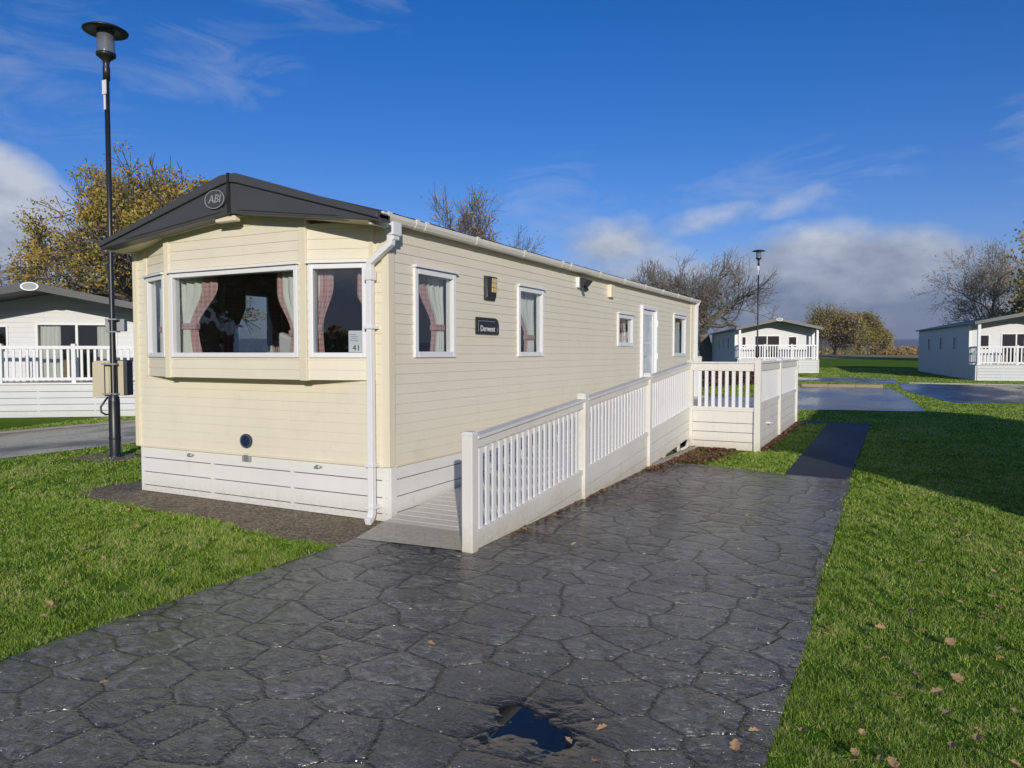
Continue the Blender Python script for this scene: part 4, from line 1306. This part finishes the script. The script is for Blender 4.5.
# ------------------------------------------------------------------ trees
def grow(rg, p0, d0, length, rad, levels, nchild, spread, gnarl, up, shrink=.68, rshrink=.58, start=.35, fork=.35):
    """returns branch list: (level, points, radii) and tip positions"""
    br = []; tips = []
    def rec(p, d, L, r, lev):
        n = 5 if lev < 3 else 3
        pts = [p.copy()]; rr = [r]; q = p.copy(); dd = d.copy()
        for i in range(n):
            dd = (dd + Vector((rg.gauss(0, gnarl), rg.gauss(0, gnarl), rg.gauss(0, gnarl) + up * .12))).normalized()
            q = q + dd * (L / n)
            pts.append(q.copy()); rr.append(r * (1 - (1 - rshrink * .8) * (i + 1) / n))
        br.append((lev, pts, rr))
        if lev >= levels:
            tips.append((q.copy(), dd.copy())); tips.append((pts[len(pts) // 2].copy(), dd.copy()))
            return
        nc = nchild[min(lev, len(nchild) - 1)]
        for c in range(nc):
            t = start + (1 - start) * (c + rg.uniform(.2, .9)) / nc if lev else fork + (1 - fork) * (c + .5) / nc
            k = min(n - 1, int(t * n)); f = t * n - k
            bp = pts[k].lerp(pts[k + 1], min(1, f))
            ax = pts[k + 1] - pts[k]; ax.normalize()
            perp = ax.orthogonal().normalized()
            perp.rotate(Matrix.Rotation(rg.uniform(0, 6.283), 3, ax) if lev else Matrix.Rotation(c * 2.4 + rg.uniform(-.4, .4), 3, ax))
            a = R(rg.uniform(*spread))
            nd = (ax * math.cos(a) + perp * math.sin(a)).normalized()
            rec(bp, nd, L * shrink * rg.uniform(.75, 1.2), max(rr[k] * rshrink * rg.uniform(.8, 1.1), .004), lev + 1)
        # leader carries on
        rec(q, dd, L * shrink * .9, rr[-1], lev + 1)
    rec(Vector(p0), Vector(d0).normalized(), length, rad, 0)
    return br, tips

def tree(name, label, cat, loc, seed, height, trunk_len, rad, levels=5, nchild=(5, 4, 3, 3, 3), spread=(28, 58), gnarl=.13, up=.5, squash=(1, 1, 1),
         leaf=None, leaf_n=3, leaf_size=.14, leaf_spread=.35, bark='bark', twigmat='twig', shrink=.7, rz_=0.0, twig_r=None, gap=0.0, split=2, group=None, minr=.0, fork=.35, rs=.58):
    rg = random.Random(seed)
    br, tips = grow(rg, (0, 0, 0), (rg.uniform(-.05, .05), rg.uniform(-.05, .05), 1), trunk_len, rad, levels, nchild, spread, gnarl, up, shrink, rshrink=rs, fork=fork)
    allz = max(p.z for _, ps, _ in br for p in ps)
    k = height / allz
    sc = Vector((squash[0] * k, squash[1] * k, k))
    t = empty(name, (loc[0], loc[1], ter(*loc)), rz_); tag(t, label, cat, group)
    trunk = MB(); twigs = MB()
    sides = (10, 7, 5, 4, 3, 3, 3, 3)
    for lev, ps, rr in br:
        ps = [Vector((p.x * sc.x, p.y * sc.y, p.z * sc.z)) for p in ps]
        rr = [max(r * k, minr) for r in rr]
        if lev == 0: rr[0] *= 1.35
        (trunk if lev <= split else twigs).tube(ps, rr, sides[lev], cap=False)
    trunk.build('trunk', M_[bark], t, smooth=True, world=False)
    V = np.array(twigs.v) if twigs.v else np.zeros((0, 3)); mats = [M_[twigmat]]
    Fq = np.array([f for f in twigs.f if len(f) == 4]); mi = np.zeros(len(Fq))
    if leaf:
        rst = np.random.RandomState(seed)
        T = np.array([(p.x * sc.x, p.y * sc.y, p.z * sc.z) for p, _ in tips])
        if gap:
            q = T * (9.0 / height)
            nv_ = np.sin(q[:, 0] * 1.9 + 2 * np.sin(q[:, 1] * 1.3 + seed)) * np.sin(q[:, 1] * 2.1 + 1.5 * np.sin(q[:, 2] * 1.7)) + np.sin(q[:, 2] * 2.6 + 1.7 * np.sin(q[:, 0] * 1.5 + 1))
            T = T[nv_ > np.quantile(nv_, gap)]
        T = np.repeat(T, leaf_n, axis=0)
        T = T + rst.normal(0, leaf_spread, T.shape) * np.array([1, 1, .7])
        n = len(T)
        a = rst.normal(size=(n, 3)); a /= np.linalg.norm(a, axis=1)[:, None]
        b = np.cross(a, rst.normal(size=(n, 3))); b /= np.linalg.norm(b, axis=1)[:, None]
        s = leaf_size * rst.uniform(.6, 1.3, (n, 1))
        Q = np.stack([T - a * s, T + b * s * .55, T + a * s, T - b * s * .55], axis=1).reshape(-1, 3)
        LF_ = np.arange(n * 4).reshape(n, 4) + len(V)
        V = np.vstack([V, Q]); Fq = np.vstack([Fq, LF_]) if len(Fq) else LF_
        mi = np.concatenate([mi, np.ones(n)])
        mats.append(M_[leaf])
    np_mesh('crown', V, Fq, mats, t, mi)
    return t

tree('oak_tree', 'broad oak in green and rust autumn leaf, rising behind the left lodge', 'tree', (-36.2, 26.6), 11, 12.4, 3.4, .42, 5, (6, 4, 4, 3, 3), (32, 66), .14, .35, (1.0, 1.0, 1),
     'oakleaf', 22, .085, .24, shrink=.74, minr=.022, fork=.40, gap=.50, rs=.66)
tree('tree', 'pale leafless tree at the far left edge behind the oak', 'tree', (-51, 22.0), 12, 10, 3.0, .3, 5, (5, 4, 3, 3), (30, 60), .14, .4, (1.2, 1.2, 1), 'olive', 1, .14, .4, minr=.02)
tree('tree', 'sparse treetop with a few brown leaves showing above the cream caravan roof', 'tree', (-25.1, 43.3), 21, 12.3, 4.6, .28, 5, (5, 4, 3, 3), (25, 50), .15, .5, (.75, .75, 1), 'rust', 1, .085, .3, minr=.014)
tree('bare_tree', 'large bare tree with forked pale trunk beside the middle distant lodge', 'tree', at(709, 60), 38, 9.7, 2.6, .60, 6, (4, 3, 3, 3, 2, 2), (28, 60), .22, .28, (1.0, 1.0, 1), None, fork=.80, bark='palebark', twigmat='palebark', minr=.013, shrink=.77, split=3, rs=.68)
tree('bare_tree', 'smaller pale twiggy tree left of the large bare tree', 'tree', at(655, 74), 36, 10.8, 4.0, .35, 5, (5, 4, 3, 3), (25, 55), .15, .5, (.8, .8, 1), None, bark='palebark', twigmat='palebark', minr=.022)
tree('bare_tree', 'low twiggy tree in the gap between caravan end and large bare tree', 'tree', at(690, 78), 37, 8.5, 3.0, .30, 5, (5, 4, 3, 3), (25, 60), .15, .3, (1.2, 1.2, 1), None, bark='palebark', twigmat='twig', minr=.024)
tree('tree', 'tall nearly leafless tree with dark clusters of leaf behind the right-edge lodge', 'tree', at(992, 78), 41, 13.4, 4.2, .26, 5, (6, 4, 3, 3), (30, 62), .13, .4, (.95, .95, 1), 'rust', 1, .10, .5, bark='palebark', twigmat='palebark', minr=.016)
tree('tree', 'slender tree with yellow-green leaf at the right edge behind the lodge', 'tree', at(1035, 72), 43, 9.6, 3.4, .2, 4, (5, 4, 3, 3), (22, 48), .12, .5, (.75, .75, 1), 'yellow', 5, .2, .5, minr=.02)
tree('tree', 'tall thin-leaved tree cut by the right edge of the view', 'tree', (13.5, 80), 44, 13.8, 3.6, .25, 4, (5, 4, 3, 3), (26, 52), .12, .5, (.9, .9, 1), 'olive', 3, .2, .5, minr=.02)
clg = 'autumn trees in the distant clump between the lodges'
cl = [(822, 124, 9.2, 'olive', 'leftmost and tallest tree of the distant autumn clump, pale gold'), (834, 128, 8.4, 'rust', 'second rusty tree from the left in the distant autumn clump'),
      (846, 122, 7.4, 'olive', 'third tree of the distant autumn clump, low and olive'), (858, 130, 7.8, 'rust', 'russet tree in the right half of the distant autumn clump'),
      (868, 124, 7.4, 'yellow', 'yellowish tree near the right end of the distant autumn clump'), (878, 128, 5.4, 'olive', 'small rightmost tree of the distant autumn clump')]
for i, (px, d, hh, lf, lab) in enumerate(cl):
    x, y = at(px, d)
    tree('tree', lab, 'tree', (x, y), 60 + i, hh, 1.6, .12, 4, (8, 5, 4, 3), (22, 52), .1, .5, (.8, .8, 1), lf, 3, .15, .40, fork=.08, shrink=.78, minr=.03, split=1, group=clg)

def bush(name, label, cat, p, q, h, w, n, mat, seed, size=.06, group=None, lumpy=.3):
    """hedge or shrub: stems with leaves through its volume"""
    rs = np.random.RandomState(seed)
    l = math.hypot(q[0] - p[0], q[1] - p[1])
    cx, cy = (p[0] + q[0]) / 2, (p[1] + q[1]) / 2
    z0 = ter(cx, cy)
    t = empty(name, (cx, cy, z0), math.atan2(q[1] - p[1], q[0] - p[0])); tag(t, label, cat, group)
    mb = MB(); rg = random.Random(seed)
    k = max(3, int(l / .5))
    for i in range(k):
        x = -l / 2 + l * (i + .5) / k
        for j in range(3):
            mb.tube([(x, 0, 0), (x + rg.uniform(-.15, .15), rg.uniform(-.1, .1), h * .5), (x + rg.uniform(-.35, .35), rg.uniform(-.3, .3) * w, h * rg.uniform(.8, 1.02))], [.02, .014, .006], 4, cap=False)
    mb.build('stem', M_['twig'], t, world=False)
    u = rs.uniform(-l / 2, l / 2, n); v = rs.normal(0, .33, n) * w; top = h * (1 - lumpy * .5 + lumpy * .5 * np.sin(u * 2.1 + seed) * np.sin(u * .73 + 2)) * (1 - .5 * np.abs(v / w) ** 2)
    z = top * rs.uniform(.04, 1, n) ** .7
    T = np.stack([u, v, z], 1)
    a = rs.normal(size=(n, 3)); a /= np.linalg.norm(a, axis=1)[:, None]
    b = np.cross(a, rs.normal(size=(n, 3))); b /= np.linalg.norm(b, axis=1)[:, None]
    s = size * rs.uniform(.6, 1.3, (n, 1))
    Q = np.stack([T - a * s, T + b * s * .6, T + a * s, T - b * s * .6], axis=1).reshape(-1, 3)
    np_mesh('foliage', Q, np.arange(n * 4).reshape(n, 4), M_[mat], t)
    return t
bush('hedge', 'dark copper hedge seen through the white balusters at the far end of the decking', 'hedge', at(683, 30), at(768, 34), 1.05, .7, 5200, 'redhedge', 5, .07)
bush('shrub', 'row of rusty scrub on the horizon between the autumn clump and the right lodge', 'scrub', at(876, 150), at(925, 158), 2.0, 3.0, 2600, 'rust', 6, .35, lumpy=.5)
bush('hedge', 'long low dark field hedge on the horizon behind the middle lodge', 'hedge', at(700, 190), at(1010, 230), 2.3, 2.5, 5200, 'olive', 8, .45, lumpy=.5)
# trees and hedge out of view, mirrored in the bay glass
tree('tree', 'dark leafy tree behind the photographer to the left, mirrored in the bay window', 'tree', (-31, -19), 71, 9.5, 3.0, .3, 4, (6, 4, 4, 3), (30, 60), .13, .4, (1.4, 1.4, 1), 'oakleaf', 6, .26, .5, minr=.02)
tree('tree', 'second leafy tree far behind the photographer, mirrored in the bay window', 'tree', (-22, -27), 72, 9.0, 2.6, .3, 4, (6, 4, 4, 3), (30, 60), .13, .4, (1.5, 1.5, 1), 'oakleaf', 6, .26, .5, minr=.02)
bush('hedge', 'tall hedge behind the photographer, mirrored in the bay window', 'hedge', (-42, -16), (-8, -40), 3.6, 2.0, 14000, 'olive', 9, .22)

for i, (x, y, hh) in enumerate([(25, 16, 6.5), (31, 24, 6.5)]):
    tree('tree', ['bare-branched tree off to the right, mirrored in the side window nearest the ramp foot', 'second tree off to the right, mirrored in the side windows', 'third tree off to the right, farthest along the lawn'][i], 'tree', (x, y), 90 + i, hh, 3.2, .26, 4, (6, 4, 4, 3), (28, 56), .14, .4, (1.1, 1.1, 1), 'rust', 2, .12, .4, minr=.03)
# ------------------------------------------------------------------ grass
def in_poly(x, y, poly):
    c = np.zeros(len(x), dtype=bool)
    n = len(poly)
    for i in range(n):
        x0, y0 = poly[i]; x1, y1 = poly[(i + 1) % n]
        if y0 == y1: continue
        m = ((y0 > y) != (y1 > y)) & (x < (x1 - x0) * (y - y0) / (y1 - y0) + x0)
        c ^= m
    return c

gravel_poly = [(-4.12, 4.70), (-4.8, 4.72), (-5.7, 4.9), (-6.83, 4.97), (-7.6, 5.06), (-8.15, 5.16), (-8.4, 5.4), (-8.35, 5.8), (-8.15, 6.4), (-8.1, 18.4), (-3.1, 18.4), (-3.1, 5.9)]
hard = [drive_poly, gravel_poly, [(-1.19, 10.1), (-.40, 10.0), (-.29, 18.5), (-2.0, 18.5), (-2.0, 17.95), (-1.19, 17.95)],
        [(-8, 5), (-3.0, 5), (-3.0, 12.2), (-1.8, 12.4), (-1.8, 18.1), (-8, 18.1)], [(-12.1, -30), (-12.0, 25), (-15.85, 25), (-16.3, -30)],
        [(-2.6, 21.7), (.96, 22.7), (.75, 27), (.12, 33.9), (-3.5, 33.3)], [(1.9, 26.3), (6.6, 29.2), (9.5, 38.6), (.50, 38.45), (.55, 33.0), (1.2, 29.5)],
        [(-12.05, 25), (-11.98, 25), (-11.0, 34), (-8, 38.0), (.5, 38.5), (.3, 43), (-9, 42.6), (-13.5, 40), (-15.6, 32), (-15.75, 25)], [(-16.4, 8), (-23, 4), (-30, 18), (-22, 26)], [(4.3, 3.9), (8.2, 3.9), (8.2, 13.2), (4.3, 13.2)],
        [(-3.05, 10.4), (-2.3, 10.5), (-2.2, 11.6), (-1.95, 12.5), (-3.05, 12.5)]]
def grass():
    rs = np.random.RandomState(7)
    N = 2300000
    # density falls with distance from the pitch entrance
    r = 2.0 * (62.0 / 2.0) ** rs.uniform(0, 1, N)
    a = R(-72) + rs.uniform(0, 1, N) * R(98)
    x = r * np.sin(a); y = r * np.cos(a)
    x += rs.normal(0, .05, N); y += rs.normal(0, .05, N)
    ok = np.ones(N, dtype=bool)
    jx = x + rs.normal(0, .014, N); jy = y + rs.normal(0, .014, N)
    for p in hard: ok &= ~in_poly(jx, jy, p)
    # thin the worn patches
    cl_ = np.sin(x * 11.3 + 2 * np.sin(y * 6.1)) * np.sin(y * 12.7 + 2 * np.sin(x * 7.3)) + .6 * np.sin(x * 23 + y * 17 + 2 * np.sin(x * 9))
    nz = np.sin(x * 2.3 + 1.1 * np.sin(y * 1.7)) * np.sin(y * 2.9 + 1.3 * np.sin(x * 1.9 + .4)) + .4 * np.sin(x * 7.1 + y * 5.3)
    ok &= ~((nz > .85) & (rs.uniform(0, 1, N) < .7))
    ok &= ~((cl_ < -.55) & (rs.uniform(0, 1, N) < .8))
    # ragged ground round the lamp post
    ok &= ~(((x + 10.7) ** 2 + (y - 7.1) ** 2 < .30) & (rs.uniform(0, 1, N) < .8))
    x, y, r = x[ok], y[ok], r[ok]
    n = len(x)
    near = np.clip(r / 4.5, .8, 12)
    h = rs.uniform(.010, .028, n) * (1 + .2 * nz[ok]) * (1 + .28 * np.clip(cl_[ok], -1.2, 1.2)) * np.clip(near, 1, 1.25)
    w = rs.uniform(.0016, .0032, n) * near
    t = rs.uniform(0, 2 * np.pi, n); lean = np.abs(rs.normal(0, 1.0, n)); ld = rs.uniform(0, 2 * np.pi, n)
    z = np.maximum(0, np.minimum(1.25, .0125 * (-x * .4575 + y * .8892 - 18)))
    bx, by = np.cos(t) * w, np.sin(t) * w
    lx, ly = np.cos(ld) * lean * h, np.sin(ld) * lean * h
    V = np.empty((n, 3, 3), dtype=np.float32)
    V[:, 0] = np.stack([x - bx, y - by, z], 1); V[:, 1] = np.stack([x + bx, y + by, z], 1); V[:, 2] = np.stack([x + lx, y + ly, z + h], 1)
    o = np_mesh('grass', V.reshape(-1, 3), np.arange(n * 3).reshape(n, 3), M_['blade'])
    tag(o, kind='stuff')
    o['label'] = 'short green lawn grass on both sides of the drive'; o['category'] = 'grass'
    return n
ng = grass()

# ------------------------------------------------------------------ leaves
def leaf_mesh(seed):
    rg = random.Random(seed)
    out = []
    n = 9
    for s in (1, -1):
        side = []
        for i in range(n + 1):
            t = i / n
            wv = math.sin(math.pi * t) ** .8 * .36 * (1 + .32 * math.sin(t * 19 + (0 if s > 0 else 1)))
            side.append((t - .5, s * wv))
        out.append(side)
    V = []; F = []
    for i in range(n + 1):
        t = i / n
        for (x, y) in ((out[0][i][0], out[0][i][1]), (t - .5, 0), (out[1][i][0], out[1][i][1])):
            curl = .5 * abs(y) ** 1.3 + .35 * (t - .5) ** 2 + rg.uniform(-.015, .015)
            V.append((x, y, curl))
    for i in range(n):
        b = i * 3
        F += [(b, b + 1, b + 4, b + 3), (b + 1, b + 2, b + 5, b + 4)]
    me = bpy.data.meshes.new('fallen_leaf')
    me.from_pydata(V, [], F); me.materials.append(M_['dead'])
    return me
LM = [leaf_mesh(i) for i in range(4)]
rgl = random.Random(5)
GR = 'brown leaves fallen on the right-hand lawn'; GL = 'brown leaves fallen on the left-hand lawn'; GD = 'brown leaves fallen on the wet stamped drive'
def drop(x, y, z, label, group, s=None):
    o = bpy.data.objects.new('fallen_leaf', rgl.choice(LM)); COL.objects.link(o)
    s = s or rgl.uniform(.036, .070)
    o.scale = (s, s * rgl.uniform(.8, 1.1), s * rgl.uniform(.7, 1.6)); o.location = (x, y, z)
    o.rotation_euler = (rgl.uniform(-.5, .5), rgl.uniform(-.5, .5), rgl.uniform(0, 6.28))
    tag(o, label, 'leaf', group)
cent = [(.75, 5.0, .35, 22), (1.25, 5.1, .3, 16), (.05, 3.2, .2, 12), (.5, 3.2, .35, 24), (1.4, 4.3, .5, 16), (1.5, 5.2, .9, 26), (.4, 4.6, .5, 14), (.2, 3.6, .35, 12), (2.0, 7.5, 1.0, 10), (.7, 6.6, .7, 14), (1.0, 3.9, .7, 16), (.5, 8.5, .5, 5), (2.2, 5.6, .6, 12)]
for cx, cy, s, n in cent:
    for i in range(n):
        x, y = rgl.gauss(cx, s), rgl.gauss(cy, s)
        if x > -.30 and y > 2.2: drop(x, y, rgl.uniform(.026, .038), 'small dry brown leaf lying in the grass right of the drive', GR)
for cx, cy, s, n in [(-5.5, 2.6, .5, 8), (-4.8, 2.8, .3, 6), (-7.5, 4.2, .8, 6), (-9.5, 5, 1.2, 8), (-6.3, 3.9, .5, 5), (-13, 6, .0, 0)]:
    for i in range(n):
        x, y = rgl.gauss(cx, s), rgl.gauss(cy, s)
        if x < -4.2 and y < 4.9: drop(x, y, rgl.uniform(.022, .045), 'small dry brown leaf lying in the grass left of the drive', GL)
for x, y in [(-3.35, 2.18), (-1.14, 2.72), (-.98, 2.62), (-.80, 2.60), (-1.05, 2.88), (-.52, 3.0), (-.47, 3.15), (-2.2, 3.3), (-2.6, 2.9), (-1.9, 6.8), (-2.3, 5.6), (-2.5, 7.3), (-.6, 3.4), (-1.6, 8.8), (-1.2, 7.4)]:
    drop(x, y, .022, 'brown leaf stuck flat on the wet stamped drive', GD, rgl.uniform(.04, .06))

def litter(areas):
    rs = np.random.RandomState(3)
    Vs = []
    for (x0, y0, x1, y1, w, n, hgt) in areas:
        t = rs.uniform(0, 1, n); s = np.abs(rs.normal(0, .5, n)) * w
        dx, dy = x1 - x0, y1 - y0; l = math.hypot(dx, dy)
        x = x0 + dx * t + dy / l * s; y = y0 + dy * t - dx / l * s
        z = .016 + rs.uniform(0, 1, n) * hgt
        T = np.stack([x, y, z], 1)
        a = rs.normal(size=(n, 3)) * np.array([1, 1, .3]); a /= np.linalg.norm(a, axis=1)[:, None]
        b = np.cross(a, np.array([0, 0, 1.0]) + rs.normal(size=(n, 3)) * .4); b /= np.linalg.norm(b, axis=1)[:, None]
        sz = rs.uniform(.012, .032, (n, 1))
        Vs.append(np.stack([T - a * sz, T + b * sz * .7, T + a * sz, T - b * sz * .7], axis=1).reshape(-1, 3))
    V = np.vstack(Vs)
    o = np_mesh('leaf_litter', V, np.arange(len(V)).reshape(-1, 4), M_['litter'])
    tag(o, 'drift of small brown leaves along the foot of the ramp and decking', 'leaf litter', kind='stuff')
litter([(-2.93, 5.5, -2.93, 10.0, .05, 210, .008), (-2.93, 9.6, -2.93, 12.3, .22, 1100, .03), (-2.95, 12.33, -2.2, 12.33, .30, 900, .03), (-2.9, 10.7, -2.5, 11.9, .45, 1500, .025),
        (-1.82, 12.4, -1.82, 17.9, .12, 1500, .03)])
print('grass blades', ng)
